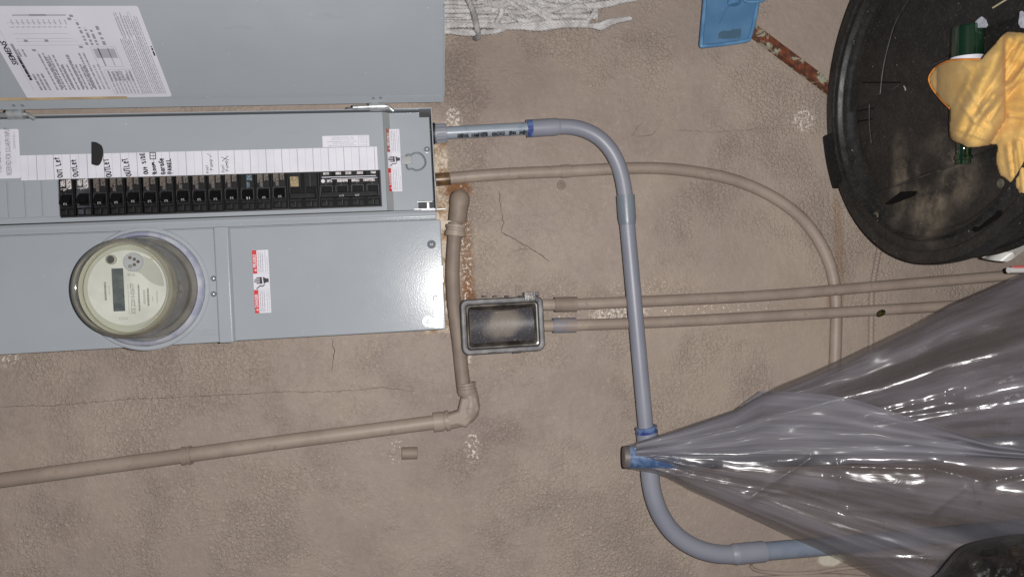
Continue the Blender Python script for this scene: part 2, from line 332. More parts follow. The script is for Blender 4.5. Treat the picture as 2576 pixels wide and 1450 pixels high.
class Label:
    """flat print laid on a surface: origin, reading axis a, up axis b, normal n"""
    def __init__(s, o, a, b, n, px_plane=None, bend=None):
        s.o = Vector(o); s.a = Vector(a).normalized(); s.b = Vector(b).normalized(); s.n = Vector(n).normalized(); s.mb = MB(); s.bend = bend
    def P(s, a, b, k):
        p = s.o+s.a*a+s.b*b
        if s.bend: p = s.bend(p)
        return p+s.n*(.00025*(k+1))
    def px(s, u, v):
        p = hit(u, v, s.o, s.n)-s.o; return p.dot(s.a), p.dot(s.b)
    def poly(s, pts, m=0, k=0): s.mb.add([s.P(a, b, k) for a, b in pts], [list(range(len(pts)))], m)
    def rect(s, a0, b0, a1, b1, m=0, k=0):
        nb = 6 if s.bend else 1
        for i in range(nb):
            c0 = lerp(b0, b1, i/nb); c1 = lerp(b0, b1, (i+1)/nb); s.poly([(a0, c0), (a1, c0), (a1, c1), (a0, c1)], m, k)
    def pxrect(s, u0, v0, u1, v1, m=0, k=0, round_=0):
        q = [s.px(u0, v0), s.px(u1, v0), s.px(u1, v1), s.px(u0, v1)]
        a0 = (q[2][0]+q[3][0])/2; a1 = (q[0][0]+q[1][0])/2; b0 = (q[1][1]+q[2][1])/2; b1 = (q[0][1]+q[3][1])/2
        if a0 > a1: a0, a1 = a1, a0
        if b0 > b1: b0, b1 = b1, b0
        if round_:
            r = round_; pts = []
            for cx, cy, t0 in ((a1-r, b1-r, 0), (a0+r, b1-r, 90), (a0+r, b0+r, 180), (a1-r, b0+r, 270)):
                for t in range(0, 91, 18): pts.append((cx+r*math.cos(math.radians(t0+t)), cy+r*math.sin(math.radians(t0+t))))
            s.poly(pts, m, k)
        else: s.rect(a0, b0, a1, b1, m, k)
        return a0, b0, a1, b1
    def text(s, t, a, b, h, m=1, k=1, rot=0, bold=False, width=None, spacing=1.0):
        vs, fs = glyphs(t, bold, spacing)
        if not vs: return
        wd = max(v[0] for v in vs)-min(v[0] for v in vs); kx = h/.7*1.0
        if width: kx = width/wd
        x0 = min(v[0] for v in vs); c, si = math.cos(rot), math.sin(rot)
        out = []
        for x, y in vs:
            x = (x-x0)*kx; y = y*h/.7; out.append(s.P(a+x*c-y*si, b+x*si+y*c, k))
        s.mb.add(out, fs, m)
    def stroke(s, pts, w_, m=1, k=1):
        for (x0, y0), (x1, y1) in zip(pts[:-1], pts[1:]):
            dx, dy = x1-x0, y1-y0; L = math.hypot(dx, dy) or 1e-6; nx, ny = -dy/L*w_/2, dx/L*w_/2; ex, ey = dx/L*w_*.3, dy/L*w_*.3
            s.poly([(x0-ex+nx, y0-ey+ny), (x0-ex-nx, y0-ey-ny), (x1+ex-nx, y1+ey-ny), (x1+ex+nx, y1+ey+ny)], m, k)
    def hand(s, t, u0, v0, u1, v1, h, w_=.0014, m=1, k=1):
        """handwriting from pixel (u0, v0) to (u1, v1), the letters h metres tall"""
        A = s.px(u0, v0); B = s.px(u1, v1); n = len(t); dx = (B[0]-A[0])/n; dy = (B[1]-A[1])/n; L = math.hypot(dx, dy); ux, uy = dx/L, dy/L
        for i, ch in enumerate(t):
            if ch not in STROKES: continue
            hh = h*random.uniform(.88, 1.12); ww = L*.74; sl = random.uniform(-.1, .1); jy = random.uniform(-.05, .05)*h
            ox, oy = A[0]+dx*i, A[1]+dy*i
            for st in STROKES[ch]:
                q = [(ox+ux*(x*ww+sl*y*hh)-uy*(y*hh+jy), oy+uy*(x*ww+sl*y*hh)+ux*(y*hh+jy)) for x, y in st]; s.stroke(q, w_, m, k)
    def lines(s, a0, b0, a1, b1, n, m=2, k=1, th=.4, gap=.0015, seed=1, brk=.18):
        """n unreadable lines of small print"""
        rr = random.Random(seed); H = (b1-b0)/n
        for i in range(n):
            y = b1-H*(i+.75); x = a0; end = lerp(a0, a1, rr.choice((1, 1, .95, .7)))
            while x < end:
                L = rr.uniform(.002, .009); e = min(x+L, end); s.rect(x, y, e, y+H*th, m, k); x = e+gap*rr.uniform(.4, 1)
    def frame(s, a0, b0, a1, b1, w_, m=2, k=1):
        s.stroke([(a0, b0), (a1, b0), (a1, b1), (a0, b1), (a0, b0)], w_, m, k)
    def build(s, name, mats, parent): return obj(name, s.mb, mats, parent, smooth=0)
XA, ZA, NA = Vector((1, 0, 0)), Vector((0, 0, 1)), Vector((0, -1, 0))
def panel_label(u, v, d, a=XA, b=ZA, bend=None): return Label(W(u, v, d), a, b, NA, bend=bend)

# ================================================================== SETTING
mb = MB(); mb.box(-6, 6, -8, 1, -.2, 0); g = obj('ground', mb, mat('concrete_floor', rgb(120, 112, 104), .8, col2=rgb(100, 92, 86), scale=6, bump=.5, bscale=90)); g['kind'] = 'structure'
mb = MB(); mb.box(-3, 3, 0, .2, .0005, 3.2); wall = obj('stucco_wall', mb, STUCCO, smooth=0)
tag(wall, 'beige painted stucco wall with patchy trowelled and orange peel texture', 'wall')
CRK = mat('crack_dark', rgb(78, 62, 52), .9)
def crack(pts, w_=.0012, name='crack', jit=2.2, seed=0):
    rr = random.Random(seed); P = []
    for (a, b) in zip(pts[:-1], pts[1:]):
        n = max(2, int(math.hypot(b[0]-a[0], b[1]-a[1])/7))
        for i in range(n): t = i/n; P.append((lerp(a[0], b[0], t)+rr.uniform(-jit, jit), lerp(a[1], b[1], t)+rr.uniform(-jit, jit)))
    P.append(pts[-1]); L = Label(Vector((0, 0, 0)), XA, ZA, NA); Q = [(W(u, v, 0).x, W(u, v, 0).z) for u, v in P]; vs = []; fs = []
    n = len(Q)
    for i, (x, z) in enumerate(Q):
        a = Q[max(i-1, 0)]; b = Q[min(i+1, n-1)]; dx, dz = b[0]-a[0], b[1]-a[1]; L_ = math.hypot(dx, dz) or 1
        ww = w_*rr.uniform(.35, 1)*min(1, .3+min(i, n-1-i)/4)/2; vs += [(x-dz/L_*ww, -.0004, z+dx/L_*ww), (x+dz/L_*ww, -.0004, z-dx/L_*ww)]
        if i: fs.append([2*i-2, 2*i-1, 2*i+1, 2*i])
    m = MB(); m.add(vs, fs); return obj('crack', m, CRK, wall, smooth=0)
crack([(1255, 478), (1258, 520), (1266, 560), (1262, 585), (1290, 600), (1330, 622), (1352, 635), (1382, 657)], .0016, seed=1)
crack([(1284, 634), (1310, 626), (1335, 628)], .0009, seed=2)
crack([(1262, 590), (1258, 600)], .001, seed=9)
crack([(835, 845), (840, 880), (836, 915), (833, 935)], .0013, seed=3)
crack([(776, 846), (775, 865)], .0009, seed=4)
crack([(0, 1022), (150, 1018), (300, 1004), (420, 999), (560, 992), (700, 985), (830, 984), (900, 980), (960, 973), (1050, 985)], .0010, seed=5, jit=1.6)
crack([(1600, 345), (1640, 338), (1655, 322)], .0011, seed=6)
crack([(1585, 348), (1604, 322), (1618, 310)], .0009, seed=7)
crack([(1700, 328), (1800, 332), (1880, 326), (1960, 322)], .0008, seed=8)
crack([(2130, 640), (2134, 690)], .0006, seed=11)

# ================================================================== ELECTRICAL PANEL
D0 = .12
x_lo = X(600, 857, D0); x_hi = X(1085, 272, D0)+.001; x_div0 = X(1104, 551, D0); x_div1 = X(1101, 529, D0)
z_bot = Z(1092, 400, D0); z_lowcov = Z(1114, 690, D0); ztop = 2.36
panel = thing('electrical_panel', 'grey steel meter and breaker panel with its cover door swung open', 'electrical panel', (0.12, 0, z_bot))
m = MB()
m.box(x_lo+.003, x_div1, -.114, 0, z_bot+.002, ztop, .001)                         # meter side body
m.box(x_hi-.0016, x_hi, -D0, 0, z_bot, ztop, .0004); m.box(x_div1+.0002, x_hi-.0018, -D0, 0, z_bot, z_bot+.0016, .0004)
m.box(x_div1+.0002, x_hi-.0018, -.03, -.001, z_bot+.0018, ztop); m.box(x_div1+.0002, x_div1+.0018, -.112, -.031, z_bot+.0018, ztop)
obj('enclosure', m, ENAMEL, panel)
# divider channel between the two compartments
m = MB(); m.box(x_div0+.0003, x_div1-.0015, -.1215, -.1141, z_bot+.001, ztop, .0016, seg=3)
m.box(x_div0+.004, x_div0+.007, -.123, -.1213, z_bot+.002, ztop, .0007)
obj('divider_channel', m, ENAMEL, panel)
# meter-side covers
zs0 = Z(545, 700, D0); zs1 = Z(583, 700, D0)
m = MB(); m.box(x_lo, x_div0-.0012, -.1205, -.1142, zs1-.004, ztop, .0012); obj('meter_cover', m, ENAMEL, panel)
m = MB(); m.box(x_lo-.0015, x_div0+.0012, -.1275, -.1207, zs1, zs0, .003, seg=3); obj('cover_seam_band', m, ENAMEL, panel)
TILT = math.tan(math.radians(1.9))
def dcov(z): return .1220+max(0, (zs1-z))*TILT
m = MB(); m.box(x_lo+.0005, x_div0-.0015, -.1225, -.1143, z_lowcov, zs1-.0002, .0022, seg=3)
for v in m.v: v.y -= max(0, zs1-v.z)*TILT
obj('lower_cover', m, ENAMEL, panel)
# rivets under the meter
for v in (700, 739):
    c = W(537, v, .121); m = MB(); m.lathe(c, NA, [(.0045, 0), (.0043, .0012), (.003, .0026), (.0012, .0032), (0.0001, .0033)], 20); obj('rivet', m, SCREW, panel)
# deadfront with slope and lower trim
dA, dB = .1125, .1045
za = Z(969, 420, dA); zb = Z(985, 420, dB); xa, xb = x_div1+.0038, x_hi-.0038
m = MB(); m.box(xa, xb, -dA, -dA+.0015, za+.0002, ztop, .0004)
obj('dead_front', m, ENAMEL, panel)
m = MB(); m.add([(xa, -dA, za), (xb, -dA, za), (xb, -dB, zb), (xa, -dB, zb), (xa, -dA+.0015, za), (xb, -dA+.0015, za), (xb, -dB+.0015, zb), (xa, -dB+.0015, zb)],
      [[0, 1, 2, 3], [4, 7, 6, 5], [0, 3, 7, 4], [1, 5, 6, 2]])
obj('sloped_fold', m, ENAMEL_D, panel, smooth=0)
nx0 = X(1075, 524, dB)   # corner notches
pts = [(xa+.012, zb), (xb, zb), (xb, Z(1054, 285, dB)), (xb-.008, Z(1054, 285, dB)), (xb-.008, z_bot+.0045), (xa+.014, z_bot+.0045), (xa+.014, Z(1052, 515, dB)), (xa, Z(1052, 515, dB)), (xa, zb)]
m = MB(); m.prism([(x, -dB, z) for x, z in pts[::-1]], (0, .0015, 0), bev=.0003); obj('lower_trim', m, ENAMEL, panel)
m = MB(); m.box(x_div1+.0019, x_hi-.0017, -.094, -.0935, z_bot+.003, ztop); obj('gap_shade_sheet', m, DARKM, panel)  # added dark sheet, gives the gaps round the dead front their shade
m = MB(); c = W(1075, 519, .098); m.box(c.x-.004, c.x+.006, -.104, -.0955, c.z-.003, c.z+.001, .0003); m.box(xa, xa+.0015, -.106, -.0955, z_bot+.003, z_bot+.036); m.box(xa+.012, xa+.0132, -.1055, -.0955, z_bot+.006, z_bot+.030); m.box(xa-.001, xa+.0002, -.106, -.1, z_bot-.014, z_bot+.024)
obj('latch_bracket', m, GALV, panel)
# filler plates above the breakers
bx0 = X(550, 531, .118); bx1 = X(550, 440, .118)
zT = Z(148, 500, .118); zB = Z(957, 475, .118); PT = (zT-zB)/20
for k in range(7):
    zz = zT+.0016+k*PT; m = MB(); m.box(bx0+.001, bx1+.0006, -dA-.0022, -dA+.0008, zz+.0006, zz+PT-.0014, .0007); obj('filler_plate', m, ENAMEL, panel)
# dark sheet under the breakers, standing in for shade in their gaps
m = MB(); m.box(bx0-.0012, bx1+.0016, -dA-.0006, -dA-.0001, zB-.001, zT+.0012); obj('breaker_gap_shade', m, DARKM, panel)
# breakers
BW = bx1-bx0; yb = -dA-.0007
def breaker_body(mb_, z0, npole, plain=False):
    """built at the origin: x 0..BW, z 0..npole*PT; materials 0 case, 1 recess with painted shade, 2 edge with painted highlight"""
    H = npole*PT
    mb_.box(.0004, BW-.0004, -.0055, .0, .0007, H-.0007, .0009, m=1)
    for i in range(npole):
        c = i*PT; a, b = c+.0022, c+PT-.0024
        mb_.box(BW*.59, BW*.985, -.0082, -.0052, a, b, .0006)                                   # printed end block
        mb_.box(BW*.20, BW*.26, -.0082, -.0052, a, b, .0006)
        mb_.box(BW*.02, BW*.175, -.0072, -.0052, a+.001, c+PT*.42, .0006); mb_.box(BW*.03, BW*.16, -.0078, -.0052, c+PT*.55, b-.001, .0006)
        mb_.box(BW*.26, BW*.59, -.0076, -.0052, a, a+.0020, .0004); mb_.box(BW*.26, BW*.59, -.0076, -.0052, b-.0028, b, .0004)
        mb_.box(BW*.60, BW*.95, -.0088, -.0080, c+PT*.50, c+PT*.50+.0008, 0, m=2); mb_.box(BW*.04, BW*.18, -.0084, -.0070, c+PT*.50, c+PT*.50+.0007, 0, m=2)
        if not plain:
            mb_.box(BW*.585, BW*.60, -.0092, -.008, a, b, .0002, m=2)
            mb_.box(BW*.28, BW*.59, -.0090, -.0074, a, a+.0007, 0, m=2); mb_.box(BW*.30, BW*.59, -.0090, -.0074, b-.0007, b, 0, m=2)
def breaker_handle(z0, z1, wide=False):
    h = MB(); a0, a1 = BW*.315, BW*.55; c0, c1 = z0+.0046, z1-.0044
    vs = [(a0, -.0086, c0), (a1, -.0086, c0), (a1, -.0086, c1), (a0, -.0086, c1), (a0+.0005, -.0165, c0+.0004), (a0+.0052, -.0145, c0+.0004), (a0+.0052, -.0145, c1-.0004), (a0+.0005, -.0165, c1-.0004)]
    h.add(vs, [[3, 2, 1, 0], [4, 5, 6, 7], [0, 1, 5, 4], [1, 2, 6, 5], [2, 3, 7, 6], [3, 0, 4, 7]]); return h
def place(o, p, par):
    o.location = Vector(p)-Vector(par['_o']); return o
def sub(name, mb_, mats, parent, smooth=40):
    """sub-part with mesh already in its parent's own space"""
    o = obj(name, mb_, mats, None, smooth); o.parent = parent; return o
def sticker_mesh(seed, kind):
    rr = random.Random(seed); s = MB()
    def ragged(x0, x1, z0, z1, m_=0, j=.0009, y=-.00865):
        n = 7; pts = [(x1, y, lerp(z0, z1, i/n)) for i in range(n+1)] + [(x0+rr.uniform(-j, j)*1.5, y, lerp(z1, z0, i/n)) for i in range(n+1)]
        s.add(pts, [list(range(len(pts)))], m_)
    if kind == 'worn':
        ragged(BW*.80, BW*.985, .0038, .0100, y=-.0084); ragged(BW*.76, BW*.99, .0118, .0202, j=.0016, y=-.0084)
        ragged(BW*.63, BW*.745, .0128, .0168, y=-.0093)
    elif kind == 'white':
        ragged(BW*.72, BW*.99, .0035, .0105, y=-.0092); ragged(BW*.80, BW*.97, .012, .0185, y=-.0092); ragged(BW*.70, BW*.74, .010, .0185, y=-.0092)
    else: ragged(BW*.80, BW*.96, .0042, .0122, y=-.0092); ragged(BW*.62, BW*.77, .008, .0122, y=-.0092)
    return s
NUM = Label(Vector((0, 0, 0)), ZA, Vector((-1, 0, 0)), NA)
kinds = {0: 'white', 1: 'white', 11: 'blue'}
BLUEST = mat('blue_grey_sticker', rgb(92, 112, 124), .5, col2=rgb(40, 44, 50), scale=520, lo=.48, hi=.56)
rate = ['30', '', '20', '20', '20', '20', '30', '20', '20', '20', '20', '15', '20', '20']
bmesh_body = MB(); breaker_body(bmesh_body, 0, 1)
proto = sub('circuit_breaker', bmesh_body, [BLK, BLK2, EDGE], panel)
hproto = sub('handle', breaker_handle(0, PT), BLK2, proto)
for i in range(14):
    z0 = zT-(i+1)*PT
    if i == 0: o, h = proto, hproto
    elif i == 1:
        o = proto.copy(); o.data = proto.data.copy(); o.data.materials[0] = BLKGLOSS; COL.objects.link(o); o.parent = panel; o['label'] = 'lighter grey circuit breaker, second from top'
        h = hproto.copy(); COL.objects.link(h); h.parent = o
    else:
        o = proto.copy(); COL.objects.link(o); o.parent = panel; h = hproto.copy(); COL.objects.link(h); h.parent = o
    place(o, (bx0+(.0008 if i % 3 == 1 else 0), yb, z0), panel)
    kd = kinds.get(i, 'worn'); sub('sticker', sticker_mesh(i*3+1, kd), {'white': STICKW, 'blue': BLUEST, 'worn': STICK}[kd], o, 0)
    if rate[i]:
        L = Label(Vector((BW*.335, -.0172, PT*.30)), ZA, Vector((-1, 0, 0)), NA); L.text(rate[i], 0, 0, .0034, 0, 0, width=.0052); sub('rating_number', L.mb, STICKW if i != 11 else WHITE, o, 0)
def multi(i0, n, name, label):
    m_ = MB(); breaker_body(m_, 0, n, plain=(n == 2)); o = sub(name, m_, [BLK, BLK2, EDGE], panel); o['label'] = label
    place(o, (bx0, yb-.0006*(n > 2), zT-(i0+n)*PT), panel)
    for k in range(n):
        w_ = MB(); w_.box(BW*.42, BW*.54, -.0102, -.008, k*PT+.006, k*PT+.0165, .0002); sub('handle_well', w_, BLK2, o)  # raised dark box, the well's shade is its colour
    h = MB(); h.box(BW*.25, BW*.40, -.0165, -.0084, .0045, n*PT-.0042, .0012, seg=3); sub('handle_bar', h, BLK, o); return o
o = multi(14, 2, 'double_pole_breaker', 'two pole breaker with a gold sticker')
s = MB(); s.box(BW*.60, BW*.88, -.0094, -.0083, PT+.006, PT+.0185); sub('sticker', s, GOLD, o)
o = multi(16, 4, 'main_breaker', 'wide four pole main breaker with white print across its end')
L = Label(Vector((0, -.0087, 0)), ZA, Vector((-1, 0, 0)), NA)
rr = random.Random(5)
L.rect(.006, -BW*.845, 4*PT-.006, -BW*.825, 0); L.rect(.004, -BW*.79, 4*PT-.02, -BW*.775, 0)
for a, wd in ((.006, .008), (.026, .009), (.044, .009), (.06, .008), (.078, .009)):
    L.rect(a, -BW*.97, a+wd, -BW*.9, 1)
for a, wd in ((.008, .018), (.032, .012), (.05, .016), (.074, .008)): L.rect(a, -BW*.765, a+wd, -BW*.69, 1)
c = (4*PT-.0075, -BW*.73); L.poly([(c[0]+.003*math.cos(t), c[1]+.003*math.sin(t)) for t in [k*math.pi/6 for k in range(12)]], 0)
L.text('200', PT*1.35, -BW*.31, .003, 1, 40, width=.007); L.text('200', PT*2.35, -BW*.31, .003, 1, 40, width=.007)
o_ = obj('printed_label', L.mb, [WHITE2, STICKW], None, 0); o_.parent = o
# directory strip
LB = panel_label(500, 420, dA+.0002)
a0, b0, a1, b1 = LB.pxrect(51, 391.7, 949, 367.4, 0, 0)
s_a0 = LB.px(500, 441)[0]; s_a1 = LB.px(500, 380)[0]; s_b1 = LB.px(52, 420)[1]; s_b0 = LB.px(949.5, 400)[1]
LB.mb = MB(); LB.rect(s_a0, s_b0, s_a1, s_b1, 0, 0)
off = LB.px(135.5, 420)[1]; k = 0
bb = off+PT*3
while bb > s_b0:
    if bb < s_b1: LB.rect(s_a0, bb-.0004, s_a1, bb+.0004, 2, 1)
    h2 = bb-PT/2
    if s_b0 < h2 < s_b1: LB.rect(s_a0, h2-.0002, s_a1, h2+.0002, 3, 1)
    bb -= PT
H_ = .0072
LB.hand('OUT Let', 158, 445, 149, 393, H_); LB.hand('OUTLet', 198, 443, 190, 398, H_)
LB.hand('OUTLeT', 281, 444, 272, 397, H_); LB.hand('OUTLeT', 330, 442, 320, 395, H_*1.05)
LB.hand('OUt SiDE', 373, 437, 362, 383, .0058); LB.hand('Room', 395, 436, 388, 407, .0058)
LB.hand('GaraGe', 416, 437, 410, 396, .0064); LB.hand('PANEL', 433, 436, 428, 397, .0062)
LB.hand('Pool', 526, 435, 522, 413, .0042, .0006); LB.hand('Pump', 536, 428, 533, 398, .0042, .0006); LB.hand('v', 532, 396, 530, 383, .006, .0006)
LB.hand('Pool', 566, 433, 563, 412, .0042, .0006); LB.hand('Pump', 575, 430, 572, 402, .0042, .0006); LB.hand('X', 575, 403, 573, 389, .0105, .0008)
q = LB.px(385, 400); q2 = LB.px(385, 384); LB.frame(q[0], q[1]-.004, q2[0], q[1]+.004, .0012, 1, 2); LB.stroke([((q[0]+q2[0])/2, q[1]-.003), ((q[0]+q2[0])/2, q[1]+.003)], .0008, 1, 2)
LB.build('directory_strip', [WHITE, INK, INKG, INKL], panel)
# black tape
LT = panel_label(240, 380, dA+.0002); pts = [(1365, 285), (1400, 284), (1440, 290), (1480, 312), (1520, 340), (1538, 385), (1545, 430), (1542, 490), (1530, 545), (1505, 605), (1480, 632), (1455, 641), (1410, 632), (1365, 615)]
LT.poly([LT.px(x*.1687, 309+y*.1687) for x, y in pts][::-1], 0, 3); LT.build('black_tape', [mat('black_tape', rgb(20, 18, 20), .7)], panel)
# solar label
LS = panel_label(30, 390, dA+.0002); LS.pxrect(-90, 326, 50, 450, 0, 0, round_=.0025)
LS.text('THIS POSITION MUST BE', *LS.px(5, 436), .0066, 1, 1, width=.060); LS.text('RESERVED FOR SOLAR/PV INPUT', *LS.px(30, 440), .0072, 1, 1, width=.071); LS.text('12300090101 Rev. 0', *LS.px(40, 374), .0034, 2, 1, width=.025)
LS.build('solar_input_label', [WHITE, mat('violet_grey_print', rgb(92, 84, 108), .6), INKG], panel)
# apply-strips label, reading downwards
LQ = Label(W(870, 355, dA+.0002), ZA, Vector((-1, 0, 0)), NA)
qa, qb, qc, qd = LQ.px(811, 356), LQ.px(928.5, 352), LQ.px(870, 341), LQ.px(870, 369)
A = (qb[0], qc[1], qa[0], qd[1]); LQ.rect(A[0], A[1], A[2], A[3], 0, 0)
hh = (A[3]-A[1]); ww = A[2]-A[0]
for i, (t, f) in enumerate((('FOR SERVICE EQUIPMENT USAGE, APPLY', .60), ('SERVICE DISCONNECT LABEL(S)', .44), ('NEXT TO APPROPRIATE BREAKER HANDLE(S).', .64), ('APPLY CIRCUIT DIRECTORY STRIPS', .5), ('NEXT TO BREAKER TWISTOUTS.', .44))):
    LQ.text(t, A[0]+ww*.27+(.64-f)*ww*.35, A[3]-hh*(.17+.17*i+(.04 if i > 2 else 0)), .0019, 1, 1, width=f*ww)
LQ.frame(A[0]+ww*.06, A[1]+hh*.1, A[0]+ww*.23, A[3]-hh*.1, .0004, 1)
for i in range(6): LQ.rect(A[0]+ww*.09, A[1]+hh*(.2+.1*i), A[0]+ww*.2, A[1]+hh*(.215+.1*i), 1, 1)
LQ.build('instruction_label', [WHITE, INKG], panel)
# danger labels
def danger(L, u0, v0, u1, v1, faded, name):
    A = L.pxrect(u0, v0, u1, v1, 0, 0); a0, b0, a1, b1 = A; w_ = a1-a0; h = b1-b0
    for (p0, p1, word, ft) in ((.0, .37, 'DANGER', .62), (.63, 1.0, 'PELIGRO', .62)):
        x0, x1 = a0+w_*p0, a0+w_*p1; red = 1 if not (faded and word == 'PELIGRO') else 4
        L.rect(x0, b1-h*.27, x1, b1, red, 1)
        c = (x0+w_*.055, b1-h*.135); t = h*.085; L.poly([(c[0]-t, c[1]-t), (c[0]+t, c[1]-t), (c[0], c[1]+t)], 0, 2); L.rect(c[0]-t*.12, c[1]-t*.5, c[0]+t*.12, c[1]+t*.4, red, 3)
        L.text(word, x0+w_*.10, b1-h*.225, h*.19, 0, 2, bold=True, width=w_*.205)
        L.lines(x0+w_*.02, b0+h*.33, x1-w_*.02, b1-h*.30, 3, 2, 1, th=.3, seed=int(p0*9)+1, gap=.0012); L.lines(x0+w_*.02, b0+h*.05, x1-w_*.02, b0+h*.28, 2, 3, 1, th=.3, seed=int(p0*9)+3, gap=.0012)
    for p0 in (.37, .63): L.rect(a0+w_*p0-.0002, b0, a0+w_*p0+.0002, b1, 3, 1)
    # shock pictogram: wrist, palm, four fingers pointing up, a bolt and a bent thumb of current
    cx = a0+w_*.515; cy = b0+h*.52; k = h/74
    P_ = lambda pts: [(cx+x*k, cy+y*k) for x, y in pts]
    L.poly(P_([(-9, -34), (9, -34), (9, -22), (14, -16), (-14, -16), (-9, -22)]), 5, 2)
    L.poly(P_([(-14, -16), (14, -16), (17, -8), (-15, -11)]), 5, 2); L.poly(P_([(-15, -5), (17, -3), (17, 6), (-15, 6)]), 5, 2)
    for x, y in ((-14.5, 22), (-6, 33), (2.5, 30), (11, 22)): L.poly(P_([(x, 5), (x+5, 5), (x+5, y), (x, y)]), 5, 2)
    L.stroke(P_([(-20, -14), (-27, -4), (-24, 6), (-32, 16), (-38, 22)]), 4.5*k, 5, 2)
    L.build(name, [WHITE, RED, INKG, INKL, RED2, INK], panel)
LD = panel_label(660, 707, .1226, bend=lambda p: Vector((p.x, -dcov(p.z)-.0007, p.z))); danger(LD, 638, 628.6, 679, 786.6, False, 'warning_label')
def bendf(p):
    if p.z >= za: y = -dA
    elif p.z <= zb: y = -dB
    else: y = -lerp(dB, dA, (p.z-zb)/(za-zb))
    return Vector((p.x, y-.0004, p.z))
LD2 = panel_label(992, 403, dB, bend=bendf); danger(LD2, 975.5, 325, 1008, 481.6, True, 'warning_label')
# pull ring, tab, screws
m = MB(); f = .1687
ring = [(405, 502), (412, 482), (430, 473), (455, 474), (480, 478), (500, 468), (520, 455), (550, 449), (582, 448), (612, 456), (640, 475), (665, 503), (685, 540), (694, 570), (696, 600), (688, 630), (670, 655), (645, 680), (620, 695), (590, 703), (560, 706), (530, 700), (505, 687), (485, 684), (460, 689), (440, 690), (424, 672), (412, 640), (410, 615)]
m.tube(spline([W(952.75+x*f, 309+y*f, dB+.0035) for x, y in ring], 3), .0015, 8); obj('pull_ring', m, mat('ring_wire', rgb(136, 142, 148), .3, .5), panel)
m = MB(); p0 = W(952.75+332*f, 309+625*f, dB); p1 = W(952.75+488*f, 309+505*f, dB); m.box(p0.x, p1.x, -dB-.0055, -dB+.0002, p1.z, p0.z, .0008); obj('ring_tab', m, ENAMEL_D, panel)
c = W(1073.6, 376.8, dB); m = MB(); m.lathe(c, NA, [(.0052, 0), (.0052, .0012), (.0042, .0015)], 24); m.lathe(c, NA, [(.0042, .001), (.0042, .0045), (.0036, .0050), (.0022, .0042), (.0001, .0042)], 6); obj('hex_screw', m, SCREW, panel, smooth=30)
c = W(1085, 614, .1340); m = MB(); m.lathe(c, NA, [(.0068, 0), (.0066, .0012), (.0052, .0026), (.003, .0036), (.0016, .0038), (.0014, .0026), (.0001, .0024)], 28); m.box(c.x-.0035, c.x+.0035, c.y-.0041, c.y-.003, c.z-.0005, c.z+.0005, 0, 1); obj('pan_screw', m, [SCREW, DARKM], panel)
# hasp and catch at the bottom of the lower cover
m = MB(); zo = lambda u, v: W(u, v, .1353)
strip = [zo(1112, 745), zo(1090, 745), zo(1090, 772), zo(1094, 798), zo(1088, 800), zo(1085, 796), zo(1078, 794), zo(1070, 795), zo(1065, 801), zo(1063, 809), zo(1067, 817), zo(1075, 821), zo(1084, 822), zo(1096, 824), zo(1114, 824)]
m.prism(strip, (0, .0016, 0), bev=.0003); obj('lock_hasp', m, GALV, panel)
for (u, v, r) in ((1075, 808, .0085), ):
    c = W(u, v, .1356); m = MB(); m.lathe(c, NA, [(.0048, -.0002), (.0048, .0016), (.0076, .0016), (.0076, -.0002)], 28); obj('hasp_eye', m, GALV, panel); m = MB(); m.lathe(c, NA, [(.0048, .0004), (.0001, .0004)], 24); obj('hasp_hole', m, ENAMEL, panel)
c = W(1096, 750, .1350); m = MB(); m.lathe(c, NA, [(.0044, 0), (.0044, .0018), (.0028, .0024), (.0026, .0008), (.0001, .0008)], 24); obj('hasp_rivet', m, SCREW, panel)
m = MB(); p0 = W(1104, 710, .1338); p1 = W(1113, 668, .1338); m.box(p0.x, p1.x, -.1370, -.1334, p1.z, p0.z, .0005); m.box(p0.x+.002, p1.x-.002, -.1376, -.1368, (p0.z+p1.z)/2-.0016, (p0.z+p1.z)/2-.0006, 0, 1); m.box(p0.x+.002, p1.x-.002, -.1376, -.1368, (p0.z+p1.z)/2+.001, (p0.z+p1.z)/2+.002, 0, 1); obj('cover_catch', m, [GALV, DARKM], panel)
# ---- open door
hd = .125; hx = X(600, 262, hd); fx, fd = X(600, 5, .27), .27
S = Vector((fx-hx, -(fd-hd), 0)); SL = S.length; S.normalize(); DN = Vector((-.0, 0, 1)).cross(S); DN = DN if DN.y < 0 else -DN
zd = Z(1117, 250, hd)
def DP(s, z, k=0): return Vector((hx, -hd, 0))+S*s+Vector((0, 0, z))+DN*k
m = MB()
def dslab(s0, s1, z0, z1, k0, k1, bev=.0005, mm=0):
    b = bmesh.new(); bmesh.ops.create_cube(b, size=1)
    for v in b.verts: v.co = DP(lerp(s0, s1, v.co.x+.5), lerp(z0, z1, v.co.z+.5), lerp(k0, k1, v.co.y+.5))
    bmesh.ops.recalc_face_normals(b, faces=b.faces[:])
    if bev: bmesh.ops.bevel(b, geom=b.edges[:], offset=bev, segments=2, affect='EDGES')
    m.bm(b, mm)
fl_ = (hit(600, 243, Vector((hx, -hd, 0)), DN)-Vector((hx, -hd, 0))).dot(S)      # width of the hinge-side flange
fl2 = (hit(600, 9, Vector((hx, -hd, 0)), DN)-Vector((hx, -hd, 0))).dot(S)
dslab(fl_*.3, fl2, zd+.002, ztop, 0, .0014)
dslab(0, fl_, zd+.001, ztop, .0016, .0048, .0012)
dslab(fl2, fl2+.014, zd+.001, ztop, .0016, .0075, .002)
dslab(fl_+.0003, fl2-.0003, zd, zd+.002, -.004, .0072)
dslab(fl2+.004, fl2+.013, zd+.003, ztop, .0078, .0090, .0005)
door = obj('door', m, ENAMEL, panel); 
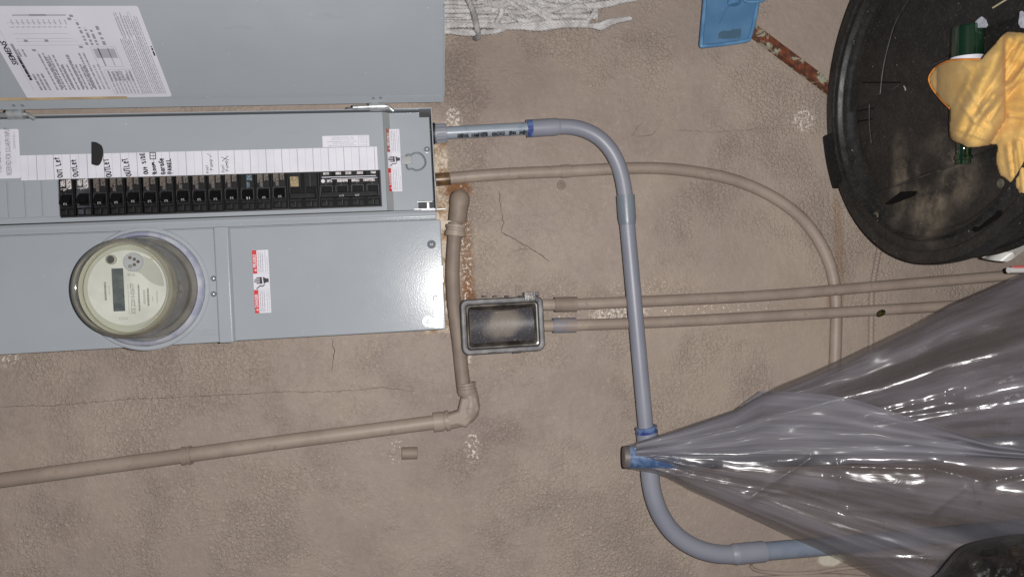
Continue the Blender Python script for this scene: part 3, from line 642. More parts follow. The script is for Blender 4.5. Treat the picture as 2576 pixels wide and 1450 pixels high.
DL = Label(DP(0, 1.8, .0016), S, ZA, DN)
door_lab = DL
q = [DL.px(432, 243), DL.px(347, 14), DL.px(70, 248.5)]
a0 = (q[0][0]+q[2][0])/2; a1 = q[1][0]; b0 = (q[0][1]+q[1][1])/2; b1 = q[2][1]; w_ = a1-a0; h = b1-b0
r = .004; pts = []
for cx_, cy_, t0 in ((a1-r, b1-r, 0), (a0+r, b1-r, 90), (a0+r, b0+r, 180), (a1-r, b0+r, 270)):
    for t in range(0, 91, 18): pts.append((cx_+r*math.cos(math.radians(t0+t)), cy_+r*math.sin(math.radians(t0+t))))
DL.poly(pts, 0, 0)
G = lambda x, y: (a0+w_*x, b0+h*y)
def LR(x0, y0, x1, y1, m_, k=1): DL.rect(*G(x0, y0), *G(x1, y1), m_, k)
qs = DL.px(47, 163); qe = DL.px(15, 106); DL.text('SIEMENS', qs[0], qs[1], h*.035, 1, 1, bold=True, width=abs(qe[0]-qs[0])+.002)
LR(.1, .925, .95, .9265, 2); LR(.22, .893, .62, .91, 2)
DL.lines(*G(.22, .893), *G(.6, .912), 1, 1, 2, th=.8, seed=12)
DL.lines(*G(.10, .80), *G(.3, .885), 3, 2, 1, seed=5, th=.55); DL.lines(*G(.48, .84), *G(.56, .9), 2, 2, 1, seed=55)
DL.lines(*G(.10, .46), *G(.52, .78), 11, 2, 1, th=.42, seed=6); DL.lines(*G(.10, .40), *G(.4, .46), 2, 3, 1, th=.45, seed=7)
for y in (.50, .57, .64, .71): DL.lines(*G(.12, y), *G(.5, y+.022), 1, 2, 2, th=.7, seed=int(y*100))
for i, x in enumerate((.60, .64, .67, .72, .79, .83)): LR(x, .45+.02*i, x+.0035, .86, 3)
for i in range(11): LR(.785, .50+.033*i, .79, .515+.033*i, 2); LR(.815, .49+.033*i, .865, .497+.033*i, 3)
LR(.90, .47, .915, .80, 3); DL.lines(*G(.90, .55), *G(.92, .72), 1, 2, 2, th=.6, seed=77)
for (x, y) in ((.65, .80), (.65, .67), (.55, .78), (.58, .47), (.87, .46), (.90, .44)): LR(x-.012, y-.012, x+.012, y+.012, 2)
DL.lines(*G(.60, .34), *G(.86, .44), 3, 2, 1, th=.5, seed=8, gap=.004); DL.lines(*G(.60, .29), *G(.9, .33), 1, 2, 1, th=.5, seed=9, gap=.005)
for (x0, y0, x1, y1) in ((.36, .25, .58, .41), (.04, .20, .33, .39), (.05, .07, .93, .085)):
    DL.frame(*G(x0, y0), *G(x1, y1), .0004, 2)
LR(.46, .26, .56, .40, 3); LR(.37, .36, .57, .37, 2); LR(.37, .30, .57, .305, 2); DL.lines(*G(.05, .21), *G(.32, .38), 7, 3, 1, th=.5, seed=10); DL.lines(*G(.20, .21), *G(.31, .38), 6, 2, 2, th=.5, seed=14)
DL.lines(*G(.04, .125), *G(.93, .20), 6, 2, 1, th=.42, seed=11); DL.lines(*G(.04, .03), *G(.9, .12), 7, 2, 1, th=.35, seed=15); DL.lines(*G(.70, .09), *G(.9, .18), 5, 3, 2, th=.4, seed=16)
DL.lines(*G(.48, -.0), *G(.63, .022), 1, 1, 2, th=.5, seed=17)
dl = obj('wiring_diagram_label', DL.mb, [WHITE2, INK, INKG, INKL], None, 0)
dl.data.transform(Matrix.Translation(-Vector(panel['_o']))); dl.parent = door
m = MB(); dslab(fl_+.001, fl_+.0055, Z(330, 247, hd), 2.3, .0015, .0019, 0)
tp = obj('tan_residue', m, TAN, None, 0); tp.data.transform(Matrix.Translation(-Vector(panel['_o']))); tp.parent = door
for (u, v) in ((939, 247), (957, 246), (35, 265), (57, 265)):
    c = hit(u, v, DP(0, 0, .0048), DN); m = MB(); m.lathe(c, DN, [(.0024, 0), (.0022, .0009), (.0012, .0013), (.0001, .0008)], 14); o = obj('rivet', m, SCREW, None); o.data.transform(Matrix.Translation(-Vector(panel['_o']))); o.parent = door
# hinges
for (uc, vc) in ((950, 266), (44, 286)):
    c0 = W(uc-21, vc+2, hd-.002); c1 = W(uc+19, vc+1, hd-.002); m = MB(); m.tube([Vector((c0.x-.001, c0.y-.003, c0.z)), Vector((c0.x-.001, c1.y-.003, c1.z))], .0072, 20)
    m.box(c0.x-.001, c0.x+.009, c0.y-.0022, c0.y-.0008+.0014, c1.z, c0.z, .0004)
    m.tube([Vector((c0.x-.001, c0.y, c0.z+.0255)), Vector((c0.x-.0005, c0.y, c0.z-.001))], .0036, 16)
    e = Vector((c0.x, c0.y, c1.z)); m.tube(spline([e, e+Vector((-.0005, 0, -.004)), e+Vector((-.004, 0, -.008)), e+Vector((-.0075, .001, -.0125))], 4), .0030, 10)
    obj('hinge', m, GALV, panel)
c = W(879, 275, D0); m = MB(); m.lathe(Vector((x_hi, -.112, c.z)), (1, 0, 0), [(.0058, 0), (.0055, .002), (.0035, .0042), (.0001, .005)], 20); obj('bolt', m, SCREW, panel)

# ================================================================== METER
mc = Vector((.0279, 0, 1.9073))
meter = thing('electric_meter', 'round glass electricity meter with pale dial and grey display on panel', 'electric meter', (mc.x, -.121, mc.z))
AX = NA
def mring(name, prof, mt, seg=72): m_ = MB(); m_.lathe(mc, AX, prof, seg); return obj(name, m_, mt, meter)
LEAD = mat('meter_ring_metal', rgb(196, 198, 208), .36, .3, col2=rgb(168, 171, 192), scale=40, bump=.5, bscale=160, bdist=.0006)
mring('mounting_flange', [(.094, .1206), (.0925, .1222), (.0875, .1225)], ENAMEL)
mring('locking_ring', [(.0775, .121), (.0775, .128), (.080, .1350), (.0840, .132), (.0866, .129), (.0870, .121)], LEAD)
mring('inner_chassis', [(.0772, .122), (.0755, .124), (.069, .125), (.0665, .128), (.0655, .178), (.063, .181), (.0001, .181)], mat('meter_chassis', rgb(208, 205, 197), .34, .05, col2=rgb(176, 172, 162), scale=26, lo=.35, hi=.65))
FACE = mat('dial_face', rgb(212, 213, 206), .5, col2=rgb(206, 208, 200), scale=12)
mring('dial_plate', [(.0632, .1812), (.0620, .1822), (.0001, .1822)], mat('dial_plate', rgb(176, 178, 162), .5))
ML = Label(Vector((mc.x, -.1824, mc.z)), XA, ZA, NA); mp = lambda x, y: ML.px(167.4+x*.222, 566.5+y*.222)
# cream face: circle cut by a curved grey corner
cc = mp(690, 705); R_ = abs(mp(690, 280)[0]-cc[0]); ML.poly([(cc[0]+R_*math.cos(t), cc[1]+R_*math.sin(t)) for t in [k*math.pi/32 for k in range(64)]], 0, 0)
gp = [(860, 345), (940, 375), (1010, 430), (1060, 500), (1095, 590), (1108, 680), (1080, 690), (1020, 675), (950, 640), (890, 590), (850, 550), (810, 530), (700, 520), (690, 490), (800, 500)]
ML.poly([mp(*p) for p in gp], 1, 1)
def mr(x0, y0, x1, y1, m_, k=2): 
    a = mp((x0+x1)/2, y1)[0]; a_ = mp((x0+x1)/2, y0)[0]; b = mp(x1, (y0+y1)/2)[1]; b_ = mp(x0, (y0+y1)/2)[1]; ML.rect(a, b, a_, b_, m_, k); return a, b, a_, b_
mr(522, 486, 655, 972, 2); 
p = mp(785, 1000); ML.text('SCE 222010-026777', p[0], p[1], .0058, 3, 3, width=mp(785, 655)[0]-p[0])
for (x0, y0, x1, y1, m_) in ((430, 630, 462, 850, 4), (812, 665, 840, 970, 4), (915, 710, 945, 910, 4), (870, 730, 905, 890, 5), (480, 640, 495, 780, 5), (690, 540, 790, 575, 5), (1020, 740, 1040, 880, 5), (970, 800, 985, 860, 5), (700, 660, 712, 1000, 5)):
    a = mr(x0, y0, x1, y1, 0, 2); ML.lines(a[0], a[1], a[2], a[3], 1 if x1-x0 < 60 else 2, m_, 3, th=.7, seed=x0, gap=.0006)
ML.frame(*mp(600, 1065), *mp(690, 1040)[::1], .0005, 4, 3)
ML.build('dial_face', [FACE, mat('dial_corner_grey', rgb(176, 178, 168), .5), mat('lcd_display', rgb(84, 94, 94), .2, col2=rgb(66, 76, 78), scale=120), mat('dial_print', rgb(96, 98, 100), .6), mat('dial_print_small', rgb(140, 140, 136), .6), mat('dial_print_pale', rgb(178, 178, 172), .6)], meter)
c = W(167.4+512*.222, 566.5+388*.222, .1826); m = MB(); m.lathe(c, NA, [(.0072, 0), (.0070, .004), (.0056, .0052), (.0054, .001)], 28); obj('sensor_collar', m, mat('collar_cream', rgb(170, 170, 152), .4), meter); m = MB(); m.lathe(c, NA, [(.0055, .002), (.0001, .002)], 24); obj('sensor_hole', m, DARKM, meter)
c = W(167.4+760*.222, 566.5+415*.222, .1832); m = MB(); m.lathe(c, NA, [(.0134, -.002), (.0134, .003), (.0128, .0036), (.0001, .0036)], 32); pt = obj('optical_port', m, mat('port_grey', rgb(172, 176, 180), .35), meter)
m = MB()
for dx, dy in ((8, -32), (8, 30), (-40, 48), (-42, -50), (50, -5)):
    cc_ = W(167.4+(760+dx)*.222, 566.5+(415+dy)*.222, .187); m.lathe(cc_, NA, [(.0024, -.0006), (.0024, .0004), (.0016, .0004), (.0014, -.0002), (.0001, -.0002)], 14)
obj('port_contacts', m, mat('port_contact', rgb(96, 84, 74), .4), meter)
for (x, y, x2, y2) in ((965, 388, 1050, 312), (1012, 1042, 1105, 1090)):
    m = MB(); pp = [W(167.4+x*.222, 566.5+y*.222, .186), W(167.4+lerp(x, x2, .5)*.222-.0, 566.5+lerp(y, y2, .5)*.222+(.0), .178), W(167.4+x2*.222, 566.5+y2*.222, .168)]; m.tube(spline(pp, 5), [.0022]*11, 10); obj('seal_clip', m, mat('clip_ivory', rgb(216, 210, 182), .4), meter)
def glass(name, tint=(.9, .88, .82, 1), rough=.04, mixf=.12, dirt=None):
    mt = bpy.data.materials.new(name); mt.use_nodes = True; t = mt.node_tree; t.nodes.clear(); o = t.nodes.new('ShaderNodeOutputMaterial')
    tr = t.nodes.new('ShaderNodeBsdfTransparent'); tr.inputs[0].default_value = tint; gl = t.nodes.new('ShaderNodeBsdfGlossy'); gl.inputs['Roughness'].default_value = rough
    lw = t.nodes.new('ShaderNodeLayerWeight'); lw.inputs[0].default_value = .25; ma = t.nodes.new('ShaderNodeMath'); ma.operation = 'MULTIPLY_ADD'; ma.inputs[1].default_value = .7; ma.inputs[2].default_value = mixf*.5; ma.use_clamp = True
    t.links.new(lw.outputs['Fresnel'], ma.inputs[0]); mx = t.nodes.new('ShaderNodeMixShader'); t.links.new(ma.outputs[0], mx.inputs[0]); t.links.new(tr.outputs[0], mx.inputs[1]); t.links.new(gl.outputs[0], mx.inputs[2])
    last = mx
    if dirt:
        df = t.nodes.new('ShaderNodeBsdfDiffuse'); df.inputs[0].default_value = dirt[0]; m2 = t.nodes.new('ShaderNodeMixShader'); m2.inputs[0].default_value = dirt[1]
        n = t.nodes.new('ShaderNodeTexNoise'); n.inputs['Scale'].default_value = dirt[2]; n.inputs['Detail'].default_value = 5; rp = t.nodes.new('ShaderNodeMapRange'); rp.inputs[1].default_value = .35; rp.inputs[2].default_value = .75; rp.inputs[3].default_value = dirt[1]*.4; rp.inputs[4].default_value = dirt[1]*1.6
        tc = t.nodes.new('ShaderNodeTexCoord'); t.links.new(tc.outputs['Object'], n.inputs[0]); t.links.new(n.outputs['Fac'], rp.inputs[0]); t.links.new(rp.outputs[0], m2.inputs[0])
        t.links.new(mx.outputs[0], m2.inputs[1]); t.links.new(df.outputs[0], m2.inputs[2]); last = m2
    t.links.new(last.outputs[0], o.inputs[0]); return mt
GL = glass('meter_glass', (.985, .985, .975, 1), .05, .10, ((.34, .335, .30, 1), .13, 25))
mring('glass_cover', [(.0768, .122), (.0762, .130), (.0735, .135), (.0718, .150), (.0700, .185), (.0692, .200), (.0675, .2075), (.0635, .2098), (.0605, .2088), (.0590, .2075), (.0001, .2068)], GL)
mring('cover_rim', [(.0703, .1962), (.0708, .200), (.0690, .2064), (.0650, .2105), (.0625, .2100)], glass('meter_rim_glass', (.90, .88, .82, 1), .08, .3, ((.34, .32, .26, 1), .42, 30)))
mring('inner_bezel', [(.0668, .181), (.0675, .187), (.0662, .190), (.0640, .188), (.0632, .183)], mat('bezel_khaki', rgb(174, 172, 152), .25))

# ================================================================== GREY PVC CONDUIT RUN
gc = .058
run = thing('grey_conduit', 'thick grey plastic conduit bending from the panel across the wall, blue primer at its joints', 'conduit', W(1600, 700, 0))
R1, R2, R3 = .0108, .0133, .0160
def seg_(name, pts, r, mt, d=gc, n=6, seg=32):
    m_ = MB(); P = WP(pts, d, n) if len(pts[0]) < 4 else pts; m_.tube(P, r, seg); return obj(name, m_, mt, run, 35)
def coll(name, p0, p1, prof, mt, d=gc, seg=32, fins=0, par=None):
    """lathe between two picture points; prof: (fraction, radius)"""
    a = W(*p0, d); b = W(*p1, d); ax = b-a; m_ = MB(); m_.lathe(a, ax, [(r_, f_*ax.length) for f_, r_ in prof], seg)
    if fins:
        t = ax.normalized(); N = (NA-t*NA.dot(t)).normalized(); B = t.cross(N); r_ = prof[1][1]
        for k in range(fins):
            th = 2*math.pi*(k+.5)/fins; dd = N*math.cos(th)+B*math.sin(th); m_.tube([a+ax*.12+dd*r_, a+ax*.88+dd*r_], .0012, 8)
    return obj(name, m_, mt, par or run, 35)
coll('terminal_adapter', (1093, 336), (1123, 334), [(0, .0001), (0, .0152), (.94, .0152), (1, .0146), (1, R1)], PVC, fins=12)
coll('rubber_washer', (1088, 336), (1094, 336), [(0, .001), (0, .0178), (1, .0178), (1, .001)], DARKM)
seg_('short_pipe', [(1120, 334.5), (1330, 323)], R1, PVCP, n=14)
m = MB()
a = W(1128, 334, gc); b = W(1332, 323, gc); t = (b-a).normalized(); Nn = (NA-t*NA.dot(t)).normalized(); Bn = t.cross(Nn)
if Bn.x > 0: Bn = -Bn
rr = random.Random(3)
for (f0, f1) in ((.10, .24), (.27, .47), (.52, .68), (.73, .82), (.86, .985)):
    x = f0
    while x < f1:
        e = min(x+rr.uniform(.008, .02), f1)
        vs = []
        for th in (0.50+rr.uniform(-.12, .06), .72, .95, 1.2+rr.uniform(-.1, .12)):
            dd = Nn*math.cos(th)+Bn*math.sin(th); vs += [a+(b-a)*x+dd*(R1+.00025), a+(b-a)*e+dd*(R1+.00025)]
        m.add(vs, [[2*i, 2*i+1, 2*i+3, 2*i+2] for i in range(3)]); x = e+rr.choice((0, .0015, .003))
obj('pipe_stencil', m, PRINTBLK, run, 0)
coll('reducer_bushing', (1325, 323.5), (1338, 322.8), [(0, R1), (0, .0152), (.42, .0152), (.45, .0140), (.6, .0140), (.64, .0152), (1, .0152), (1, R1)], BLUEGLUE)
coll('elbow_socket', (1337, 322.8), (1408, 318.5), [(0, .0135), (0, .0150), (.86, .0150), (1.0, R2)], PVC)
seg_('upper_elbow', [(1405, 318.5), (1440, 320), (1475, 329), (1507, 347), (1533, 374), (1551, 405), (1563, 440), (1570, 475), (1573, 500)], R2, PVC)
coll('coupling', (1573, 491), (1578, 566), [(0, R2), (0, .0158), (.78, .0158), (1, .0136)], PVC2)
seg_('long_pipe', [(1577, 556), (1625, 1085)], .0134, PVC, n=20)
coll('reducer_bushing', (1624, 1072), (1627, 1087), [(0, .0134), (0, .0192), (.25, .0192), (.3, .0172), (.65, .0172), (.7, .0192), (1, .0192), (1, .015)], BLUEGLUE)
coll('elbow_socket', (1627, 1086), (1632, 1150), [(0, .014), (0, .0188), (.8, .0188), (1, .0168)], PVC)
seg_('lower_elbow', [(1631, 1140), (1634, 1185), (1638, 1220), (1647, 1258), (1663, 1296), (1689, 1333), (1722, 1361), (1762, 1381), (1804, 1391), (1848, 1393)], R3, PVC)
coll('elbow_socket', (1838, 1393), (1921, 1385), [(0, R3), (.14, .0186), (.2, .0182), (1, .0182), (1, R3)], PVC)
seg_('primed_pipe', [(1915, 1385.5), (2120, 1368), (2420, 1340), (2700, 1312)], R3, PVCB, n=10)

# ================================================================== PAINTED CONDUITS
cur = thing('curved_conduit', 'thin beige painted conduit arching from the panel under the grey pipe, rusty at its start', 'conduit', W(1650, 423, 0))
m = MB(); P = WP([(1096, 452), (1180, 444), (1300, 436), (1420, 431), (1560, 424), (1650, 423), (1740, 431), (1830, 448), (1900, 473), (1960, 505), (2010, 543), (2050, 590), (2077, 640), (2094, 690), (2101, 740), (2103, 800), (2100, 900), (2096, 990), (2090, 1080)], .0125, 6); m.tube(P, .0107, 24); obj('pipe', m, PIPEP, cur, 35)
coll('coupling', (1411, 431.5), (1432, 430.2), [(0, .0107), (0, .0117), (1, .0117), (1, .0107)], PIPEP, .0125, par=cur)
coll('rusty_connector', (1096, 452), (1132, 449), [(0, .0116), (.5, .0116), (.9, .0112), (1, .0108)], mat('rusty_steel', rgb(112, 88, 60), .35, .1, col2=rgb(78, 58, 42), scale=80), .0125, par=cur)
coll('coupling', (2074, 632), (2078, 641), [(0, .0107), (0, .0112), (1, .0112), (1, .0107)], PIPEP, .0125, par=cur)
tw = []
for nm, lab, pts, cp, cm in (('straight_conduit', 'upper of two straight beige conduits leaving the outlet box', [(1362, 766), (1450, 764.5), (1700, 754), (1950, 741), (2250, 716), (2480, 697), (2640, 684)], ((1394, 765.5), (1450, 764.5)), PIPEP2),
                     ('straight_conduit', 'lower straight beige conduit with half painted blue grey coupling by the outlet box', [(1362, 819), (1450, 817), (1700, 807.5), (1950, 794), (2250, 777), (2480, 763), (2640, 752)], ((1390, 818), (1448, 817)), None)):
    t_ = thing(nm, lab, 'conduit', W(1900, pts[3][1], 0), 'pair of straight conduits from the outlet box'); m = MB(); m.tube(WP(pts, .035, 6), .0101, 24); obj('pipe', m, PIPEP, t_, 35)
    if cm is None: cm = mat('half_painted_coupling', rgb(112, 122, 140), .4, col2=rgb(140, 126, 118), scale=22, lo=.38, hi=.52)
    coll('coupling', cp[0], cp[1], [(0, .0101), (0, .0132), (1, .0132), (1, .0101)], cm, .035, par=t_)
    m = MB(); m.box(-.001, .001, 0, .001, 0, .001)
# elbowed waste-like painted pipe at lower left
ep = thing('elbowed_conduit', 'beige painted conduit with angled fitting, running below the meter and up beside the panel', 'conduit', W(700, 1120, 0))
m = MB(); m.tube(WP([(-120, 1224), (0, 1207), (230, 1176), (460, 1145), (700, 1112), (900, 1086), (1092, 1061)], .017, 6), .0124, 24); obj('long_pipe', m, PIPEP, ep, 35)
m = MB(); m.tube(WP([(1146, 560, .030), (1141, 620, .030), (1138, 680, .028), (1140, 740, .026), (1146, 800, .024), (1154, 860, .022), (1160, 920, .020), (1167, 985, .020)], .02, 6), .0122, 24); obj('short_pipe', m, PIPEP2, ep, 35)
coll('pipe_clamp', (459, 1146), (482, 1143), [(0, .0124), (0, .0152), (.3, .0152), (.35, .0140), (.65, .0140), (.7, .0152), (1, .0152), (1, .0124)], PIPEP, .017, par=ep)
coll('clamp_nut', (1090, 1061), (1118, 1058), [(0, .0124), (0, .0170), (.85, .0170), (1, .0150)], PIPEP, .018, par=ep)
coll('clamp_nut', (1121, 1057.5), (1130, 1056), [(0, .0124), (0, .0178), (1, .0178), (1, .0150)], PIPEP, .018, par=ep)
m = MB(); m.tube(WP([(1118, 1057, .019), (1150, 1053, .020), (1178, 1040, .022), (1184, 1012, .022), (1178, 985, .021)], .02, 6), [.0150]*13+[.0158]*5+[.0150]*7, 24); obj('elbow_fitting', m, PIPEP, ep, 35)
m = MB(); m.prism([W(1122, 1043, .036), W(1152, 1033, .036), W(1160, 1000, .036), W(1199, 994, .036), W(1208, 1030, .036), W(1174, 1076, .036), W(1150, 1070, .036), W(1124, 1074, .036)][::-1], (0, .02, 0), bev=.006, seg=3); obj('elbow_cover', m, PIPEP, ep, 50)
coll('clamp_nut', (1176, 992), (1172, 962), [(0, .0155), (.2, .0168), (.5, .0168), (.55, .0152), (.75, .0152), (.8, .0165), (1, .0165), (1, .0124)], PIPEP, .0215, par=ep)
m = MB(); m.tube(WP([(1157, 494, .030), (1156, 505, .036), (1153, 530, .036), (1150, 556, .034)], .03, 5), [.009]+[.0158]*2+[.0172]*5+[.0160]*8, 24); obj('end_fitting', m, PIPEP2, ep, 45)
coll('clamp_nut', (1147, 566), (1144, 594), [(0, .0150), (0, .0178), (.28, .0178), (.32, .0162), (.5, .0162), (.55, .0180), (1, .0180), (1, .0122)], PIPEP, .031, par=ep)
m = MB(); m.tube(WP([(1204, 780, .004), (1176, 900, .004), (1160, 990, .006)], .004, 6), .0045, 12)
# small clip and washer on the wall
cl = thing('wall_clip', 'small beige painted half ring clip screwed to the wall below the elbowed conduit', 'clip', W(1028, 1138, 0))
m = MB(); a = W(1010, 1139, .004); b = W(1050, 1138, .004)
m.lathe(a, b-a, [(.0095, 0), (.0105, .001), (.0105, (b-a).length-.001), (.0095, (b-a).length)], 24); obj('half_ring', m, PIPEP2, cl)
c = W(988, 1135, .001); m = MB(); m.lathe(c, NA, [(.0072, 0), (.007, .002), (.0045, .0025), (.004, .0012), (.0001, .0012)], 20); obj('screw_head', m, PIPEP, cl)
wz = MB(); c = W(1412, 465, .0005); wz.lathe(c, NA, [(.0085, 0), (.008, .0018), (.004, .0022), (.0036, .004), (.0022, .0042), (.002, .0026), (.0001, .0026)], 20); tag(obj('wall_anchor', wz, PIPEP2), 'small round painted screw anchor just below the arched conduit', 'screw')
# armoured cord
m = MB(); P = WP([(2216, 590), (2208, 640), (2197, 700), (2192, 740), (2191, 800), (2190, 880), (2188, 960)], .006, 26); m.tube(P, [.0049+.0011*math.sin(i*1.5) for i in range(len(P))], 12); tag(obj('armoured_cable', m, PIPEP, smooth=80), 'ribbed beige painted cable beside the arched conduit, behind the twin conduits', 'cable')
m = MB(); m.tube(WP([(1888, 1419), (1896, 1430), (1925, 1437), (1985, 1441), (2050, 1438), (2105, 1430), (2170, 1424), (2260, 1420)], .006, 8), .0034, 12); m.tube(WP([(1640, 1468), (1760, 1461), (1880, 1456), (1990, 1449), (2090, 1446), (2180, 1452)], .0055, 6), .0048, 12); tag(obj('thin_cable', m, PIPEP), 'thin beige cable looping out under the primed end of the grey conduit', 'cable')
# white bits on the wall under the black lid
m = MB(); pts = [W(2010, 292, .001), W(2024, 288, .001), (W(2034, 298, .001)), W(2031, 312, .001), W(2018, 322, .001), W(2008, 310, .001)]
# olive oval stuck on the lower conduit
c = W(2215, 787, .047); m = MB(); ax = Vector((-.25, -.9, .1)); m.lathe(c, (0, -1, 0), [(.0001, -.003), (.0085, -.002), (.0095, .0005), (.0082, .003), (.004, .0045), (.0001, .005)], 24)
for v in m.v:
    dv = v-c; k1 = dv.dot(Vector((.45, 0, -.89))); dv = dv-Vector((.45, 0, -.89))*k1*(-.0)-Vector((.89, 0, .45))*dv.dot(Vector((.89, 0, .45)))*.38; v[:] = (c+dv)[:]
tag(obj('oval_plug', m, mat('olive_plug', rgb(60, 54, 20), .25, col2=rgb(26, 22, 10), scale=300)), 'tiny dark olive oval bead stuck on the lower straight conduit', 'bead')

# ================================================================== OUTLET BOX
bc = W(1264, 818, 0)
ob = thing('outlet_box', 'weatherproof outlet box under a smoky clear bubble cover, beside the panel bottom', 'outlet box', bc)
def fb(x, y, d): return W(1030+x*.1865, 643.75+y*.1865, d)
xs0, xs1 = fb(1260, 1310, .07).x, fb(1260, 560, .07).x; zs_l, zs_r = fb(695, 940, .07).z, fb(1820, 940, .07).z
def rrect(x0, x1, z0, z1, r, y, n=6):
    pts = []
    for cx_, cz_, t0 in ((x1-r, z1-r, 0), (x0+r, z1-r, 90), (x0+r, z0+r, 180), (x1-r, z0+r, 270)):
        for k in range(n+1): t = math.radians(t0+90*k/n); pts.append(Vector((cx_+r*math.cos(t), y, cz_+r*math.sin(t))))
    return pts
def loops(mb_, L_, m=0, cap0=False, cap1=False):
    n = len(L_[0]); base = len(mb_.v); vs = [p for l in L_ for p in l]
    fs = [[i*n+k, i*n+(k+1) % n, (i+1)*n+(k+1) % n, (i+1)*n+k] for i in range(len(L_)-1) for k in range(n)]
    if cap0: fs.append(list(range(n)))
    if cap1: fs.append([(len(L_)-1)*n+k for k in range(n)][::-1])
    mb_.add(vs, fs, m)
GREYP = mat('weathered_grey_plastic', rgb(92, 91, 94), .5, col2=rgb(122, 120, 120), scale=60, lo=.45, hi=.7, bump=.4, bscale=200, bdist=.0004, spec=.45)
m = MB(); z0, z1 = zs_r, zs_l
loops(m, [rrect(xs0+.006, xs1-.006, z0+.006, z1-.006, .006, 0), rrect(xs0+.006, xs1-.006, z0+.006, z1-.006, .006, -.04)], cap1=True); obj('back_box', m, PIPEP2, ob)
m = MB()
fw = .0095
def RL(i, y, r): return rrect(xs0+i, xs1-i, z0+i, z1-i, r, y)
loops(m, [RL(.002, -.038, .010), RL(0, -.042, .012), RL(0, -.066, .012), RL(.0016, -.0695, .0105), RL(.0048, -.0705, .008), RL(.0085, -.069, .006), RL(.0092, -.062, .0055)]); obj('cover_frame', m, GREYP, ob)
m = MB(); loops(m, [RL(.0093, -.0622, .0055), RL(.0105, -.0665, .0055), RL(.0125, -.066, .005), RL(.015, -.058, .005), RL(.0165, -.050, .004)]); obj('inner_lip', m, mat('smoky_lip', rgb(122, 116, 108), .25, col2=rgb(70, 66, 64), scale=40, spec=.8), ob)
# saddle-shaped smoky window
x0i, x1i, z0i, z1i = xs0+.0168, xs1-.0168, z0+.0168, z1-.0168; N_ = 28; P = []
for i in range(N_):
    for j in range(N_):
        a, b_ = i/(N_-1)*2-1, j/(N_-1)*2-1
        pin = 1-.20*(1-b_*b_)*(1 if a > 0 else .55)          # long edges pinch toward the middle
        xx = lerp(x0i, x1i, .5+.5*a*pin); zz = lerp(z0i, z1i, .5+.5*b_)
        P.append(Vector((xx, -.050-.016*(1-a*a)*(.45+.55*b_*b_)-.004*(1-b_*b_), zz)))
m = MB(); m.grid(P, N_, N_)
def make_smoky():
    n = NT('smoky_window'); t = n.t; dust = n.ss(n.noise(420, 2, rough=.8), .62, .68); x, y, z = n.xyz(); a_ = n.math('DIVIDE', n.math('SUBTRACT', x, (xs0+xs1)/2+.004), .030); b_ = n.math('DIVIDE', n.math('SUBTRACT', z, (zs_l+zs_r)/2), .036)
    cloud = n.ss(n.math('ADD', n.math('SQRT', n.math('ADD', n.math('MULTIPLY', a_, a_), n.math('MULTIPLY', b_, b_))), n.math('MULTIPLY', n.math('SUBTRACT', n.noise(40, 4), .5), .9)), 1.1, .5)
    col = n.mix(cloud, rgb(68, 66, 72), rgb(122, 114, 106)); col = n.mix(n.math('MULTIPLY', dust, .55), col, rgb(190, 186, 180))
    n.link(col, n.b.inputs['Base Color']); n.b.inputs['Roughness'].default_value = .5; n.b.inputs['Specular IOR Level'].default_value = .5; n.b.inputs['Alpha'].default_value = .86
    n.link(n.bump(n.noise(60, 3), .0006, .5), n.b.inputs['Normal']); return n.m
obj('smoky_window', m, make_smoky(), ob, 60)
# ledges left by the pinched edges
m = MB()
for sgn, e in ((1, x1i), (-1, x0i)):
    P = []
    for j in range(20):
        b_ = j/19*2-1; pin = 1-.20*(1-b_*b_)*(1 if sgn > 0 else .55); zz = lerp(z0i, z1i, j/19); xi = lerp(x0i, x1i, .5+.5*sgn*pin)
        P += [Vector((e+sgn*.0006, -.0495, zz)), Vector((lerp(e, xi, .5), -.0545-.004*(1-b_*b_), zz)), Vector((xi, -.0502-.004*(1-b_*b_), zz))]
    m.grid(P, 20, 3)
obj('pinched_ledge', m, mat('smoky_ledge', rgb(96, 88, 80), .18, col2=rgb(66, 60, 58), scale=40, spec=.9), ob, 60)
m = MB(); a = fb(1545, 600, .07); b = fb(1690, 478, .07)
m.box(a.x, b.x, -.077, -.064, b.z, a.z, .0014); m.box(a.x+.0085, b.x-.003, -.0782, -.0768, b.z+.003, a.z-.003, .0006); obj('latch', m, mat('latch_plastic', rgb(128, 122, 116), .3, col2=rgb(76, 74, 74), scale=200, bump=.5, bscale=400), ob)
m = MB(); a = fb(1700, 510, .066); m.tube([a, fb(1750, 508, .066)], .0032, 12); m.tube([fb(1700, 590, .071), fb(1745, 590, .071)], .003, 12); obj('hinge_pin', m, GREYP, ob)
m = MB()
for x in (985, 1130, 1290, 1475):
    m = MB(); p = fb(x, 541, .062); q = fb(x+(85 if x in (1475, ) else 50), 541, .062); m.box(p.x-.0012, p.x+.0012, -.067, -.060, q.z, p.z); obj('vent_slot', m, DARKM, ob)
for x in (1115, 1275, 1450):
    m = MB(); p = fb(x-55, 1303, .0705); q = fb(x+55, 1303, .0705); m.box(p.x-.0008, p.x+.0008, -.0711, -.069, q.z, p.z); obj('vent_slot', m, DARKM, ob)
m = MB(); p = fb(1470, 470, .0); q = rrect(p.x-.012, p.x+.009, p.z-.0055, p.z+.0055, .005, -.0); m.prism([Vector((v.x, -.003, v.z)) for v in q], (0, .003, 0), bev=.0008); m.lathe(Vector((p.x+.003, -.003, p.z)), NA, [(.0022, 0), (.0018, .0008), (.0001, .0008)], 12); obj('mounting_ear', m, PIPEP2, ob)

